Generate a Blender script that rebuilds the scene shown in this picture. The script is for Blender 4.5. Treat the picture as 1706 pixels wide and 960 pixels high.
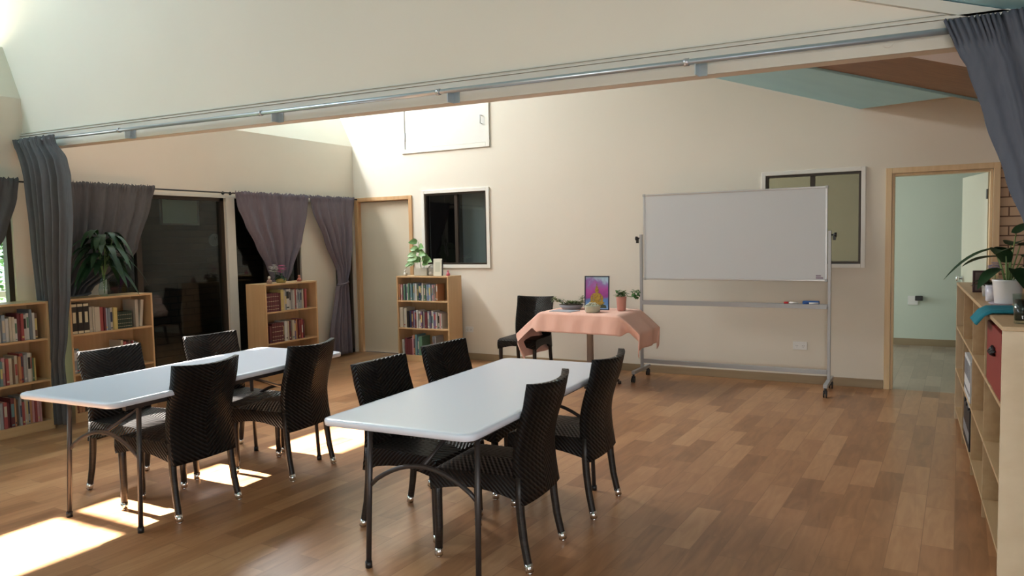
import bpy, bmesh, math, random
from math import sin, cos, pi, sqrt, atan2, radians
from mathutils import Vector, Matrix

for o in list(bpy.data.objects): bpy.data.objects.remove(o)
S = bpy.context.scene
COL = S.collection

# ------------------------------------------------------------------ camera
XL, YB, YP = -6.936, 8.026, 3.73        # left wall, far wall, bulkhead planes
cam_d = bpy.data.cameras.new('camera'); cam = bpy.data.objects.new('camera', cam_d); COL.objects.link(cam)
yaw, pitch, roll = .5083, -.0656, -.0203
fwd = Vector((-sin(yaw)*cos(pitch), cos(yaw)*cos(pitch), sin(pitch)))
rt = Vector((cos(yaw), sin(yaw), 0)); up = rt.cross(fwd)
r2 = rt*cos(roll)+up*sin(roll); u2 = up*cos(roll)-rt*sin(roll)
M = Matrix((r2, u2, -fwd)).transposed().to_4x4(); M.translation = (0, 0, 1.5242)
cam.matrix_world = M
cam_d.sensor_width = 36; cam_d.lens = 1250.45/1706*36; cam_d.clip_start = .02
S.camera = cam
S.view_settings.view_transform = 'Standard'; S.view_settings.look = 'None'
S.view_settings.exposure = 0.42; S.view_settings.gamma = 1; S.view_settings.use_curve_mapping = False

# ------------------------------------------------------------------ light
w = bpy.data.worlds.new('world'); S.world = w; w.use_nodes = True
w.node_tree.nodes['Background'].inputs[0].default_value = (.78, .88, 1, 1)
w.node_tree.nodes['Background'].inputs[1].default_value = 1.6
sd = bpy.data.lights.new('sun', 'SUN'); sd.energy = 52; sd.angle = .012; sd.color = (1, .95, .86)
so = bpy.data.objects.new('sun', sd); COL.objects.link(so)
SUN = Vector((1, .012, -1.146)); so.rotation_euler = SUN.to_track_quat('-Z', 'Y').to_euler()
def area(name, loc, direction, sx, sy, power, color=(1, 1, 1), spread=pi):
    d = bpy.data.lights.new(name, 'AREA'); d.shape = 'RECTANGLE'; d.size = sx; d.size_y = sy
    d.energy = power; d.color = color; d.spread = spread
    o = bpy.data.objects.new(name, d); COL.objects.link(o); o.location = loc
    o.rotation_euler = Vector(direction).to_track_quat('-Z', 'Y').to_euler()
    return o
# daylight through the clerestory band high on the left; the rear, side and far-room lamps are added fills
area('clerestory_daylight_back', (-7.80, 6.15, 4.70), (1, 0, -.5), 2.5, .38, 195, (.97, .95, .94))
area('clerestory_daylight_front', (-7.80, -.1, 4.70), (1, 0, -.5), 4.0, .38, 88, (.80, .85, 1))
area('rear_fill', (.6, -2.9, 1.5), (0, 1, -.45), 1.8, 1.3, 50, (1, .985, .93), 2.0)  # unseen fill added behind the camera
area('side_fill', (2.9, .6, 1.5), (-1, 0, -.45), 1.8, 1.2, 17, (.95, .98, 1), 2.0)  # unseen fill added on the right
area('far_room_fill', (-3.95, 9.9, 1.5), (1, 0, 0), 1.2, 1.2, 46, (.84, .99, 1))  # unseen lamp added to light the far room and open door leaf

# ------------------------------------------------------------------ materials
def mat(name, col, rough=.6, metal=0, spec=.5, **kw):
    m = bpy.data.materials.new(name); m.use_nodes = True
    b = m.node_tree.nodes['Principled BSDF']
    b.inputs['Base Color'].default_value = (*col, 1); b.inputs['Roughness'].default_value = rough
    b.inputs['Metallic'].default_value = metal; b.inputs['Specular IOR Level'].default_value = spec
    for k, v in kw.items(): b.inputs[k.replace('_', ' ')].default_value = v
    return m
def nodes(m): return m.node_tree.nodes, m.node_tree.links, m.node_tree.nodes['Principled BSDF']
def ramp(N, L, fac, stops):
    r = N.new('ShaderNodeValToRGB'); L.new(fac, r.inputs[0])
    e = r.color_ramp.elements
    while len(e) < len(stops): e.new(.5)
    for el, (p, c) in zip(e, stops): el.position = p; el.color = (*c, 1)
    return r.outputs[0]
def coords(N, L, scale=(1, 1, 1), rot=(0, 0, 0), kind='Object'):
    t = N.new('ShaderNodeTexCoord'); mp = N.new('ShaderNodeMapping'); L.new(t.outputs[kind], mp.inputs[0])
    mp.inputs['Scale'].default_value = scale; mp.inputs['Rotation'].default_value = rot
    return mp.outputs[0]
def noise_mat(name, c1, c2, scale=3, rough=.8, bump=.0, stretch=(1, 1, 1), detail=4, bscale=60, spec=.5):
    m = mat(name, c1, rough, spec=spec); N, L, b = nodes(m)
    n = N.new('ShaderNodeTexNoise'); n.inputs['Scale'].default_value = scale; n.inputs['Detail'].default_value = detail
    L.new(coords(N, L, stretch), n.inputs['Vector'])
    L.new(ramp(N, L, n.outputs['Fac'], [(.3, c1), (.7, c2)]), b.inputs['Base Color'])
    if bump:
        n2 = N.new('ShaderNodeTexNoise'); n2.inputs['Scale'].default_value = bscale; n2.inputs['Detail'].default_value = 3
        L.new(coords(N, L, stretch), n2.inputs['Vector'])
        bp = N.new('ShaderNodeBump'); bp.inputs['Strength'].default_value = bump; bp.inputs['Distance'].default_value = .004
        L.new(n2.outputs['Fac'], bp.inputs['Height']); L.new(bp.outputs[0], b.inputs['Normal'])
    return m
def wood(name, c1, c2, axis='y', rough=.5):
    st = {'x': (.6, 8, 8), 'y': (8, .6, 8), 'z': (8, 8, .6)}[axis]
    return noise_mat(name, c1, c2, 3, rough, .12, st, 5, 5)

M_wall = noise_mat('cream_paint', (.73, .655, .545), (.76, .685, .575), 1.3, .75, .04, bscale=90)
M_wall_lit = noise_mat('lit_cream_paint', (.74, .695, .60), (.77, .72, .625), 1.1, .75, .04, bscale=90)  # lit copy of the cream wall paint, daylight put into the colour
M_beam = noise_mat('grey_white_paint', (.64, .62, .55), (.68, .66, .59), 2, .55)
M_blue = noise_mat('blue_sarking', (.40, .72, .84), (.44, .77, .88), 2.5, .6, .1, bscale=12)
M_ply = wood('brown_plywood', (.20, .085, .03), (.28, .13, .045), 'x')
M_lav = mat('white_plaster_ceiling', (.80, .77, .82), .7)
M_green = noise_mat('pale_green_paint', (.60, .67, .58), (.63, .70, .61), 1, .7)
M_whitepaint = mat('white_gloss_paint', (.78, .76, .70), .4)
M_base = wood('skirting_brown', (.28, .205, .12), (.34, .255, .155), 'x', .5)
M_frame = wood('pine_frame', (.56, .33, .16), (.66, .42, .22), 'z', .4)
M_pine = wood('pine_frame_pale', (.66, .47, .25), (.74, .55, .32), 'z', .4)
M_case = wood('beech_laminate', (.56, .36, .185), (.63, .42, .225), 'z', .42)
M_shelf = wood('beech_laminate_shelf', (.56, .36, .185), (.63, .42, .225), 'y', .42)
M_shelfx = wood('beech_laminate_shelf_across', (.56, .36, .185), (.63, .42, .225), 'x', .42)
M_birch = noise_mat('birch_ply', (.55, .44, .29), (.64, .53, .37), 5, .5, .05, (1, 1, 1.6), 6)
M_birch2 = wood('birch_ply_board', (.46, .315, .165), (.53, .375, .21), 'y', .45)
M_alu = mat('bronze_aluminium', (.045, .033, .024), .45, .3)
M_silver = mat('silver_aluminium', (.60, .61, .63), .35, .85)
M_greymetal = mat('grey_painted_steel', (.42, .43, .44), .42, .3)
M_rail = mat('grey_rail_metal', (.50, .56, .60), .3, .6)
M_chrome = mat('chrome', (.82, .82, .82), .16, 1)
M_black = mat('black_plastic', (.012, .012, .013), .4)
M_table = mat('white_plastic_tabletop', (.69, .73, .82), .26, 0, .5)
M_tleg = mat('dark_grey_steel', (.06, .055, .055), .4, .6)
M_board = mat('whiteboard_enamel', (.64, .68, .71), .16, 0, .5)
M_white = mat('white_plastic', (.80, .80, .78), .4)
M_plant = noise_mat('leaf_green', (.05, .14, .035), (.10, .24, .06), 14, .45)
M_dplant = noise_mat('dark_leaf_green', (.007, .030, .010), (.016, .055, .017), 12, .6, spec=.3)
M_soil = noise_mat('potting_soil', (.035, .022, .014), (.07, .045, .03), 30, .95, .4)
M_stem = mat('stem_green', (.16, .25, .08), .5)
M_concrete = noise_mat('speckled_grey_stone', (.36, .35, .32), (.55, .54, .50), 40, .8, .2)

def glass_mat(name, tint, refl=.08, rough=.0):
    m = bpy.data.materials.new(name); m.use_nodes = True; N, L = m.node_tree.nodes, m.node_tree.links
    N.remove(N['Principled BSDF']); out = N['Material Output']
    t = N.new('ShaderNodeBsdfTransparent'); t.inputs[0].default_value = (*tint, 1)
    g = N.new('ShaderNodeBsdfGlossy'); g.inputs['Roughness'].default_value = rough
    lw = N.new('ShaderNodeLayerWeight'); lw.inputs[0].default_value = .5
    pw = N.new('ShaderNodeMath'); pw.operation = 'POWER'; L.new(lw.outputs['Facing'], pw.inputs[0]); pw.inputs[1].default_value = 5
    ml = N.new('ShaderNodeMath'); ml.operation = 'MULTIPLY_ADD'; L.new(pw.outputs[0], ml.inputs[0]); ml.inputs[1].default_value = .6; ml.inputs[2].default_value = .03
    mx = N.new('ShaderNodeMixShader'); L.new(ml.outputs[0], mx.inputs[0]); L.new(t.outputs[0], mx.inputs[1]); L.new(g.outputs[0], mx.inputs[2])
    L.new(mx.outputs[0], out.inputs[0]); return m
M_glass = glass_mat('clear_glass', (.85, .92, .90))
M_glassd = glass_mat('tinted_glass', (.38, .40, .40))
M_screen = glass_mat('flyscreen_mesh', (.62, .55, .47), rough=.4)

def floor_mat(name, stops, rough=.3, rot=.03):
    m = mat(name, (.3, .15, .07), rough); N, L, b = nodes(m)
    c = coords(N, L, (1, 1, 1), (0, 0, pi/2+rot))
    def brick(seedoff, w_, h_, mort):
        br = N.new('ShaderNodeTexBrick'); br.offset = .37; br.offset_frequency = 2; br.squash = 1
        br.inputs['Scale'].default_value = 1; br.inputs['Brick Width'].default_value = w_; br.inputs['Row Height'].default_value = h_
        br.inputs['Mortar Size'].default_value = mort; br.inputs['Mortar Smooth'].default_value = .3; br.inputs['Bias'].default_value = 0
        br.inputs['Color1'].default_value = (0, 0, 0, 1); br.inputs['Color2'].default_value = (1, 1, 1, 1); br.inputs['Mortar'].default_value = (.5, .5, .5, 1)
        L.new(c, br.inputs['Vector']); return br
    br = brick(0, .58, .138, .002)
    gr = N.new('ShaderNodeTexNoise'); gr.inputs['Scale'].default_value = 2.2; gr.inputs['Detail'].default_value = 5; gr.inputs['Distortion'].default_value = 1.1; gr.inputs['Roughness'].default_value = .45
    mp = N.new('ShaderNodeMapping'); mp.inputs['Scale'].default_value = (1.5, 9, 1); L.new(c, mp.inputs[0])
    ad = N.new('ShaderNodeVectorMath'); ad.operation = 'MULTIPLY_ADD'; L.new(br.outputs['Color'], ad.inputs[0]); ad.inputs[1].default_value = (13, 7, 5); L.new(mp.outputs[0], ad.inputs[2])
    L.new(ad.outputs[0], gr.inputs['Vector'])
    mx = N.new('ShaderNodeMix'); mx.data_type = 'FLOAT'; mx.inputs[0].default_value = .58
    bw = N.new('ShaderNodeRGBToBW'); L.new(br.outputs['Color'], bw.inputs[0])
    L.new(bw.outputs[0], mx.inputs[2]); L.new(gr.outputs['Fac'], mx.inputs[3])
    col = ramp(N, L, mx.outputs[0], stops)
    dk = N.new('ShaderNodeMix'); dk.data_type = 'RGBA'; dk.blend_type = 'MULTIPLY'
    L.new(br.outputs['Fac'], dk.inputs[0]); L.new(col, dk.inputs[6]); dk.inputs[7].default_value = (.72, .68, .66, 1)
    L.new(dk.outputs[2], b.inputs['Base Color'])
    rr = N.new('ShaderNodeMapRange'); rr.inputs[3].default_value = rough-.01; rr.inputs[4].default_value = rough+.05
    L.new(gr.outputs['Fac'], rr.inputs[0]); L.new(rr.outputs[0], b.inputs['Roughness'])
    return m
M_floor = floor_mat('timber_laminate', [(.22, (.25, .115, .050)), (.45, (.37, .18, .082)), (.6, (.43, .222, .105)), (.8, (.52, .29, .145))], .287)
M_floor2 = floor_mat('greyed_laminate', [(.2, (.26, .20, .15)), (.5, (.36, .28, .21)), (.8, (.45, .36, .28))], .3)

def brick_mat(name, c1, c2, mort, scale=1):
    m = mat(name, c1, .85); N, L, b = nodes(m)
    t = N.new('ShaderNodeTexCoord'); sx = N.new('ShaderNodeSeparateXYZ'); L.new(t.outputs['Object'], sx.inputs[0])
    a = N.new('ShaderNodeMath'); L.new(sx.outputs[0], a.inputs[0]); L.new(sx.outputs[1], a.inputs[1])
    cb = N.new('ShaderNodeCombineXYZ'); L.new(a.outputs[0], cb.inputs[0]); L.new(sx.outputs[2], cb.inputs[1])
    br = N.new('ShaderNodeTexBrick'); br.inputs['Scale'].default_value = scale; br.inputs['Brick Width'].default_value = .24; br.inputs['Row Height'].default_value = .086
    br.inputs['Mortar Size'].default_value = .006; L.new(cb.outputs[0], br.inputs['Vector'])
    br.inputs['Color1'].default_value = (*c1, 1); br.inputs['Color2'].default_value = (*c2, 1); br.inputs['Mortar'].default_value = (*mort, 1)
    L.new(br.outputs['Color'], b.inputs['Base Color'])
    bp = N.new('ShaderNodeBump'); bp.invert = True; bp.inputs['Distance'].default_value = .006; bp.inputs['Strength'].default_value = .6
    L.new(br.outputs['Fac'], bp.inputs['Height']); L.new(bp.outputs[0], b.inputs['Normal'])
    return m
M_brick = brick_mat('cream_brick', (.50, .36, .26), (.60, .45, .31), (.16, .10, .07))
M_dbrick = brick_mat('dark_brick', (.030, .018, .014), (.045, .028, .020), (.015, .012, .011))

def wicker():
    m = mat('dark_brown_wicker', (.018, .013, .011), .42, 0, .2); N, L, b = nodes(m)
    t = N.new('ShaderNodeTexCoord'); sx = N.new('ShaderNodeSeparateXYZ'); L.new(t.outputs['Object'], sx.inputs[0])
    def mth(op, a, b_=None, v=None):
        n = N.new('ShaderNodeMath'); n.operation = op; L.new(a, n.inputs[0])
        if b_ is not None: L.new(b_, n.inputs[1])
        if v is not None: n.inputs[1].default_value = v
        return n.outputs[0]
    ay = mth('ABSOLUTE', sx.outputs[1])
    k = mth('MULTIPLY', ay, v=-.62)
    zx = mth('SUBTRACT', sx.outputs[2], sx.outputs[0])
    v = mth('ADD', zx, k)
    w1 = mth('SINE', mth('MULTIPLY', v, v=2*pi/.024))
    w2 = mth('SINE', mth('MULTIPLY', ay, v=2*pi/.034))
    h = mth('ADD', w1, mth('MULTIPLY', w2, v=.16))
    bp = N.new('ShaderNodeBump'); bp.inputs['Strength'].default_value = 1; bp.inputs['Distance'].default_value = .0035
    L.new(h, bp.inputs['Height']); L.new(bp.outputs[0], b.inputs['Normal'])
    mr = N.new('ShaderNodeMapRange'); mr.inputs[1].default_value = -1.3; mr.inputs[2].default_value = 1.3; L.new(h, mr.inputs[0])
    L.new(ramp(N, L, mr.outputs[0], [(.2, (.004, .003, .003)), (.8, (.016, .012, .010))]), b.inputs['Base Color'])
    return m
M_wicker = wicker()
M_wleg = noise_mat('dark_brown_wrapped_cane', (.010, .008, .007), (.024, .018, .014), 8, .4, .3, (1, 1, 14), 2, 10, .4)
def fabric(name, c1, c2):
    m = noise_mat(name, c1, c2, 40, .9, .15, (1, 1, .3), bscale=300, spec=.2); return m
M_curt = fabric('charcoal_grey_fabric', (.105, .102, .105), (.120, .116, .120))
M_curtm = fabric('mauve_grey_fabric', (.165, .140, .165), (.185, .160, .185))
M_cloth = fabric('pink_cotton', (.90, .56, .46), (.92, .59, .49))

# ------------------------------------------------------------------ mesh helpers
def box(bm, x0, y0, z0, x1, y1, z1, mi=0, bev=0):
    vs = [bm.verts.new(p) for p in ((x0, y0, z0), (x1, y0, z0), (x1, y1, z0), (x0, y1, z0), (x0, y0, z1), (x1, y0, z1), (x1, y1, z1), (x0, y1, z1))]
    fs = [bm.faces.new([vs[i] for i in f]) for f in ((0, 3, 2, 1), (4, 5, 6, 7), (0, 1, 5, 4), (1, 2, 6, 5), (2, 3, 7, 6), (3, 0, 4, 7))]
    for f in fs: f.material_index = mi
    if bev:
        es = {e for f in fs for e in f.edges}
        r = bmesh.ops.bevel(bm, geom=list(es), offset=bev, segments=2, affect='EDGES', profile=.5)
        for f in r['faces']: f.material_index = mi
    return vs
def tube(bm, pts, r, n=10, mi=0, caps=True):
    pts = [Vector(p) for p in pts]; rs = r if isinstance(r, (list, tuple)) else [r]*len(pts)
    rings = []; prev = None
    for i, p in enumerate(pts):
        d = (pts[min(i+1, len(pts)-1)]-pts[max(i-1, 0)]).normalized()
        a = prev if prev else (Vector((0, 0, 1)) if abs(d.z) < .9 else Vector((1, 0, 0)))
        s = (a-d*a.dot(d)).normalized(); prev = s; t = d.cross(s)
        rings.append([bm.verts.new(p+(s*cos(2*pi*k/n)+t*sin(2*pi*k/n))*rs[i]) for k in range(n)])
    for a, b in zip(rings, rings[1:]):
        for k in range(n):
            f = bm.faces.new((a[k], a[(k+1) % n], b[(k+1) % n], b[k])); f.smooth = True; f.material_index = mi
    if caps:
        for q in (list(reversed(rings[0])), rings[-1]):
            f = bm.faces.new(q); f.material_index = mi
def lathe(bm, prof, c=(0, 0, 0), n=24, mi=0):
    rings = [[bm.verts.new((c[0]+r*cos(2*pi*k/n), c[1]+r*sin(2*pi*k/n), c[2]+z)) for k in range(n)] for r, z in prof]
    for a, b in zip(rings, rings[1:]):
        for k in range(n):
            f = bm.faces.new((a[k], a[(k+1) % n], b[(k+1) % n], b[k])); f.smooth = True; f.material_index = mi
    f = bm.faces.new(list(reversed(rings[0]))); f.material_index = mi
    f = bm.faces.new(rings[-1]); f.material_index = mi
def prism(bm, poly, axis, a0, a1, mi=0):
    """extrude a polygon (2D in the other two axes, order xyz) between a0 and a1 along axis"""
    def P(p, a):
        if axis == 'x': return (a, p[0], p[1])
        if axis == 'y': return (p[0], a, p[1])
        return (p[0], p[1], a)
    A = [bm.verts.new(P(p, a0)) for p in poly]; B = [bm.verts.new(P(p, a1)) for p in poly]; n = len(poly)
    fs = [bm.faces.new(A), bm.faces.new(list(reversed(B)))]
    for k in range(n): fs.append(bm.faces.new((A[(k+1) % n], A[k], B[k], B[(k+1) % n])))
    for f in fs: f.material_index = mi
def grid(bm, f, nu, nv, mi=0, smooth=True):
    vs = [[bm.verts.new(f(i/nu, j/nv)) for i in range(nu+1)] for j in range(nv+1)]
    for j in range(nv):
        for i in range(nu):
            q = bm.faces.new((vs[j][i], vs[j][i+1], vs[j+1][i+1], vs[j+1][i])); q.smooth = smooth; q.material_index = mi
def leaf(bm, base, direction, length, width, droop=.3, mi=0, n=5, upv=(0, 0, 1), heart=False):
    d = Vector(direction).normalized(); u = Vector(upv); s = d.cross(u)
    s = s.normalized() if s.length > 1e-3 else Vector((1, 0, 0)); nrm = s.cross(d).normalized()
    rows = []; base = Vector(base)
    for i in range(n+1):
        t = i/n; wd = width*.5*(sin(pi*min(1, t*.85+.15))**.8 if heart else sin(pi*(t*.94+.03))**.8)
        if i == n: wd = width*.02
        c = base+d*length*t+Vector((0, 0, -1))*droop*length*t*t
        rows.append([bm.verts.new(c-s*wd+nrm*wd*.3), bm.verts.new(c), bm.verts.new(c+s*wd+nrm*wd*.3)])
    for a, b in zip(rows, rows[1:]):
        for k in (0, 1):
            f = bm.faces.new((a[k], a[k+1], b[k+1], b[k])); f.smooth = True; f.material_index = mi
def fin(name, bm, mats, parent=None, loc=None, recalc=True):
    if recalc: bmesh.ops.recalc_face_normals(bm, faces=bm.faces[:])
    me = bpy.data.meshes.new(name); bm.to_mesh(me); bm.free()
    for m in (mats if isinstance(mats, (list, tuple)) else [mats]): me.materials.append(m)
    o = bpy.data.objects.new(name, me); COL.objects.link(o)
    if parent: o.parent = parent
    if loc: o.location = loc
    return o
def B(): return bmesh.new()
def tag(o, label, cat, group=None):
    o['label'] = label; o['category'] = cat
    if group: o['group'] = group
    return o
def thing(name, label, cat, loc=(0, 0, 0), rz=0, group=None):
    o = bpy.data.objects.new(name, None); COL.objects.link(o); o.location = loc; o.rotation_euler = (0, 0, rz)
    o.empty_display_size = .1
    return tag(o, label, cat, group)
def struct(name, bm, m, parent=None):
    o = fin(name, bm, m, parent)
    if parent is None: o['kind'] = 'structure'
    return o
def dup(root, loc, rz, label, group=None):
    r = root.copy(); COL.objects.link(r); r.location = loc; r.rotation_euler = (0, 0, rz); r['label'] = label
    if group: r['group'] = group
    for ch in list(root.children):
        c = ch.copy(); COL.objects.link(c); c.parent = r
        for g in ch.children:
            d = g.copy(); COL.objects.link(d); d.parent = c
    return r
def wallpoly_y(bm, poly, y0, y1, holes=()):
    """wall with rectangular holes (x0,z0,x1,z1) cut out: polygon split in vertical strips; top profile from poly (list of (x,z) top points)"""
    xs = sorted({p[0] for p in poly} | {h[0] for h in holes} | {h[2] for h in holes})
    def top(x):
        for (xa, za), (xb, zb) in zip(poly, poly[1:]):
            if xa <= x <= xb: return za+(zb-za)*(x-xa)/(xb-xa) if xb > xa else za
        return poly[-1][1]
    for a, b in zip(xs, xs[1:]):
        mid = (a+b)/2; hs = sorted([h for h in holes if h[0] <= mid <= h[2]], key=lambda h: h[1]); z = 0
        for h in hs:
            if h[1] > z: prism(bm, [(a, z), (b, z), (b, h[1]), (a, h[1])], 'y', y0, y1)
            z = h[3]
        prism(bm, [(a, z), (b, z), (b, top(b-1e-6)), (a, top(a+1e-6))], 'y', y0, y1)

roofz = lambda x: 3.161-.331*(x+1.996)
# ------------------------------------------------------------------ setting: floor
bm = B(); box(bm, -7.05, -3, -.1, 3, YB+.02, 0); struct('floor', bm, M_floor)
bm = B(); box(bm, -4.0, YB+.02, -.1, 2.5, 11.4, 0); struct('floor_far_room', bm, M_floor2)
# far wall with two windows, two doors
D1 = (-6.88, 0, -5.99, 2.085); D2 = (-.318, 0, .489, 2.064)
W1 = (-5.745, 1.21, -4.81, 2.125); W2 = (-1.475, 1.212, -.585, 2.11)
bm = B(); wallpoly_y(bm, [(-8.0, 5.15), (-.645, 2.715), (-.644, 2.72), (.545, 2.72)], YB, YB+.12, [D1, W1, W2, D2]); struct('wall_back', bm, M_wall_lit)
bm = B(); box(bm, .545, YB, 0, 3, YB+.12, 2.72); struct('wall_back_brick', bm, M_brick)
# left wall: lower wall with openings
OA, OB, OC, OD = (1.6, 3.60), (4.42, 5.86), (5.96, 7.0), (7.62, 7.985)
bm = B()
HZ = 2.06
ys = [-3, OA[0], OA[1], OB[0], OB[1], OC[0], OC[1], OD[0], OD[1], YB]
for i in range(0, len(ys), 2): box(bm, -7.05, ys[i], 0, XL, ys[i+1], HZ)
box(bm, -7.05, -3, HZ, XL, YB, 2.825)
prism(bm, [(XL, 2.825), (-7.05, 2.825), (-7.26, 3.28), (-7.17, 3.30)], 'y', -3, YB)
box(bm, -7.95, -3, 3.2, -7.19, YB, 3.28)
struct('wall_left', bm, M_wall)
bm = B(); box(bm, XL, 5.85, 0, XL+.03, 5.965, 2.07, bev=.004); struct('trim_1', bm, M_beam)
bm = B(); box(bm, XL, 3.81, 2.045, XL+.022, 5.85, 2.075); box(bm, XL, 5.965, 2.045, XL+.022, 8.0, 2.075); struct('trim_2', bm, M_beam)
# clerestory wall: clear panes in the front part, opaque sheets towards the far wall added to stop the sun
bm = B()
box(bm, -8.0, -3, 3.28, -7.9, YB, 3.92); prism(bm, [(-8.0, 4.90), (-7.9, 4.90), (-7.9, roofz(-7.9)), (-8.0, roofz(-8))], 'y', -3, YB)
for y0, y1 in ((-3, -1.36), (-.2, -.07), (1.1, 1.23), (2.32, 2.45), (3.56, 3.78), (4.80, 5.0), (6.4, 6.5), (7.9, YB)): box(bm, -8.0, y0, 3.92, -7.9, y1, 4.90)
struct('wall_clerestory', bm, M_wall_lit)
M_sunblock = mat('sun_blocking_sheet', (.85, .88, .9), .6)  # opaque, keeps direct sun out of the back part
bm = B(); box(bm, -7.96, 5.0, 3.92, -7.94, 6.4, 4.9); box(bm, -7.96, 6.5, 3.92, -7.94, 7.9, 4.9); struct('window_1', bm, M_sunblock)
# roof / ceilings
def roofslab(bm, poly, th=.06):
    A = [bm.verts.new((x, y, roofz(x))) for x, y in poly]; Bv = [bm.verts.new((x, y, roofz(x)+th)) for x, y in poly]; n = len(poly)
    bm.faces.new(A); bm.faces.new(list(reversed(Bv)))
    for k in range(n): bm.faces.new((A[(k+1) % n], A[k], Bv[k], Bv[(k+1) % n]))
bm = B(); roofslab(bm, [(-8, 6.08), (.17, 6.08), (-.645, YB+.1), (-8, YB+.1)]); struct('ceiling', bm, M_blue)
bm = B(); roofslab(bm, [(-8, 5.05), (.5, 5.05), (.5, 6.08), (-8, 6.08)]); struct('ceiling_plywood', bm, M_ply)
bm = B(); roofslab(bm, [(-8, YP), (.5, YP), (.5, 5.05), (-8, 5.05)]); struct('ceiling_plaster', bm, M_lav)
bm = B(); roofslab(bm, [(-8, -3), (.5, -3), (.5, YP+.1), (-8, YP+.1)]); struct('ceiling_front', bm, M_blue)
bm = B(); box(bm, .5, -3, roofz(.5), 3, 6.08, roofz(.5)+.06); struct('ceiling_right', bm, M_lav)
bm = B(); box(bm, -.645, 6.08, 2.72, 3, YB+.12, 2.78)
prism(bm, [(.17, roofz(.17)), (3, roofz(.5)), (3, 2.78), (.17, 2.78)], 'y', 6.08, 6.12)  # unseen fascias added here to shut out light leaks
vs = [bm.verts.new(p) for p in ((.17, 6.08, roofz(.17)), (-.645, YB, roofz(-.645)), (-.645, YB, 2.78), (.17, 6.08, 2.78))]; bm.faces.new(vs)
struct('ceiling_high', bm, M_wall)
bm = B(); tube(bm, [(-7.8, 6.08, roofz(-7.8)-.006), (.5, 6.08, roofz(.5)-.006)], .012, 6); struct('trim_3', bm, M_blue)
# unseen walls, with openings added behind the fill lamps
bm = B(); wallpoly_y(bm, [(-8, roofz(-8)), (.5, roofz(.5)), (3, roofz(.5))], -3.12, -3, [(-.35, .8, 1.55, 2.2)]); struct('wall_front', bm, M_wall)
bm = B()
for a in ((-3, -.4, 0, 2.78), (1.6, 8.15, 0, 2.78), (-.4, 1.6, 0, .85), (-.4, 1.6, 2.15, 2.78)): box(bm, 3, a[0], a[2], 3.12, a[1], a[3])
struct('wall_right', bm, brick_mat('brown_brick', (.16, .10, .065), (.22, .14, .09), (.07, .05, .04)))
# bulkhead across the room with its face board
zbot = lambda x: 2.385+(x+6.936)*(2.292-2.385)/7.0
X1 = .6
bm = B()
prism(bm, [(XL-.2, zbot(XL)), (X1, zbot(X1)), (X1, roofz(X1)+.2), (-8.0, roofz(-8)+.02), (-8.0, 3.22), (-7.2, 3.22), (XL-.05, 2.8)], 'y', YP, YP+.10); struct('wall_bulkhead', bm, M_wall_lit)
bm = B(); prism(bm, [(XL, zbot(XL)-.004), (X1, zbot(X1)-.004), (X1, zbot(X1)+.112), (XL, zbot(XL)+.112)], 'y', YP-.022, YP-.001); struct('trim_4', bm, M_beam)
bm = B()
for dz, dy, t in ((.114, .030, .010), (.137, .014, .007)):
    prism(bm, [(XL, zbot(XL)+dz), (X1, zbot(X1)+dz), (X1, zbot(X1)+dz+t), (XL, zbot(XL)+dz+t)], 'y', YP-dy, YP-.001)
struct('trim_5', bm, M_beam)
bm = B()   # sloping cover strip under the front roof
prism(bm, [(-1.5, roofz(-1.5)-.055), (X1, roofz(X1)-.055), (X1, roofz(X1)-.005), (-1.5, roofz(-1.5)-.005)], 'y', YP-.03, YP-.001); struct('trim_6', bm, M_beam)
# skirting
bm = B()
for a, b_ in ((-5.93, -5.0), (-5.0, -.375)): box(bm, a, YB-.018, 0, b_, YB, .085, bev=.003)
struct('baseboard_back', bm, M_base)
bm = B(); box(bm, -3.9, 11.24, 0, 1.6, 11.26, .09); struct('baseboard_far_room', bm, M_base)
bm = B(); box(bm, XL, 7.02, 0, XL+.015, 7.6, .085); struct('baseboard_left', bm, M_base)
# far room shell
bm = B(); box(bm, -4, 11.26, 0, 2.5, 11.36, 2.72); struct('wall_far_room', bm, M_green)
bm = B(); box(bm, 2.4, YB+.12, 0, 2.5, 11.36, 2.72)
box(bm, -4.1, YB+.12, 0, -4.0, 9.3, 2.72); box(bm, -4.1, 10.5, 0, -4.0, 11.36, 2.72); box(bm, -4.1, 9.3, 0, -4.0, 10.5, .9); box(bm, -4.1, 9.3, 2.1, -4.0, 10.5, 2.72)  # side opening added behind the far-room fill lamp
struct('wall_far_room_side', bm, M_green)
bm = B(); box(bm, -4.1, YB+.12, 2.72, 2.5, 11.36, 2.8); struct('ceiling_far_room', bm, M_lav)
# dark store room behind the small window
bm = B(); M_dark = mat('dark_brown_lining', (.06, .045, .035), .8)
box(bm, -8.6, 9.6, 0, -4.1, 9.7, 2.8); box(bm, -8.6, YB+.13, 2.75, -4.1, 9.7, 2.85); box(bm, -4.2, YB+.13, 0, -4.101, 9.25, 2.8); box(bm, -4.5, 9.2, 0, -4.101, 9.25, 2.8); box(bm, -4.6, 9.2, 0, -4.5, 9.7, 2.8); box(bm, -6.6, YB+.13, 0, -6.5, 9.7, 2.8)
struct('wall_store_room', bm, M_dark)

# ------------------------------------------------------------------ doors and windows
def frame_y(bm, x0, z0, x1, z1, y0, y1, t, bottom=True, bev=.003):
    box(bm, x0, y0, z0, x0+t, y1, z1, bev=bev); box(bm, x1-t, y0, z0, x1, y1, z1, bev=bev)
    box(bm, x0+t, y0, z1-t, x1-t, y1, z1, bev=bev)
    if bottom: box(bm, x0+t, y0, z0, x1-t, y1, z0+t, bev=bev)
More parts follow.
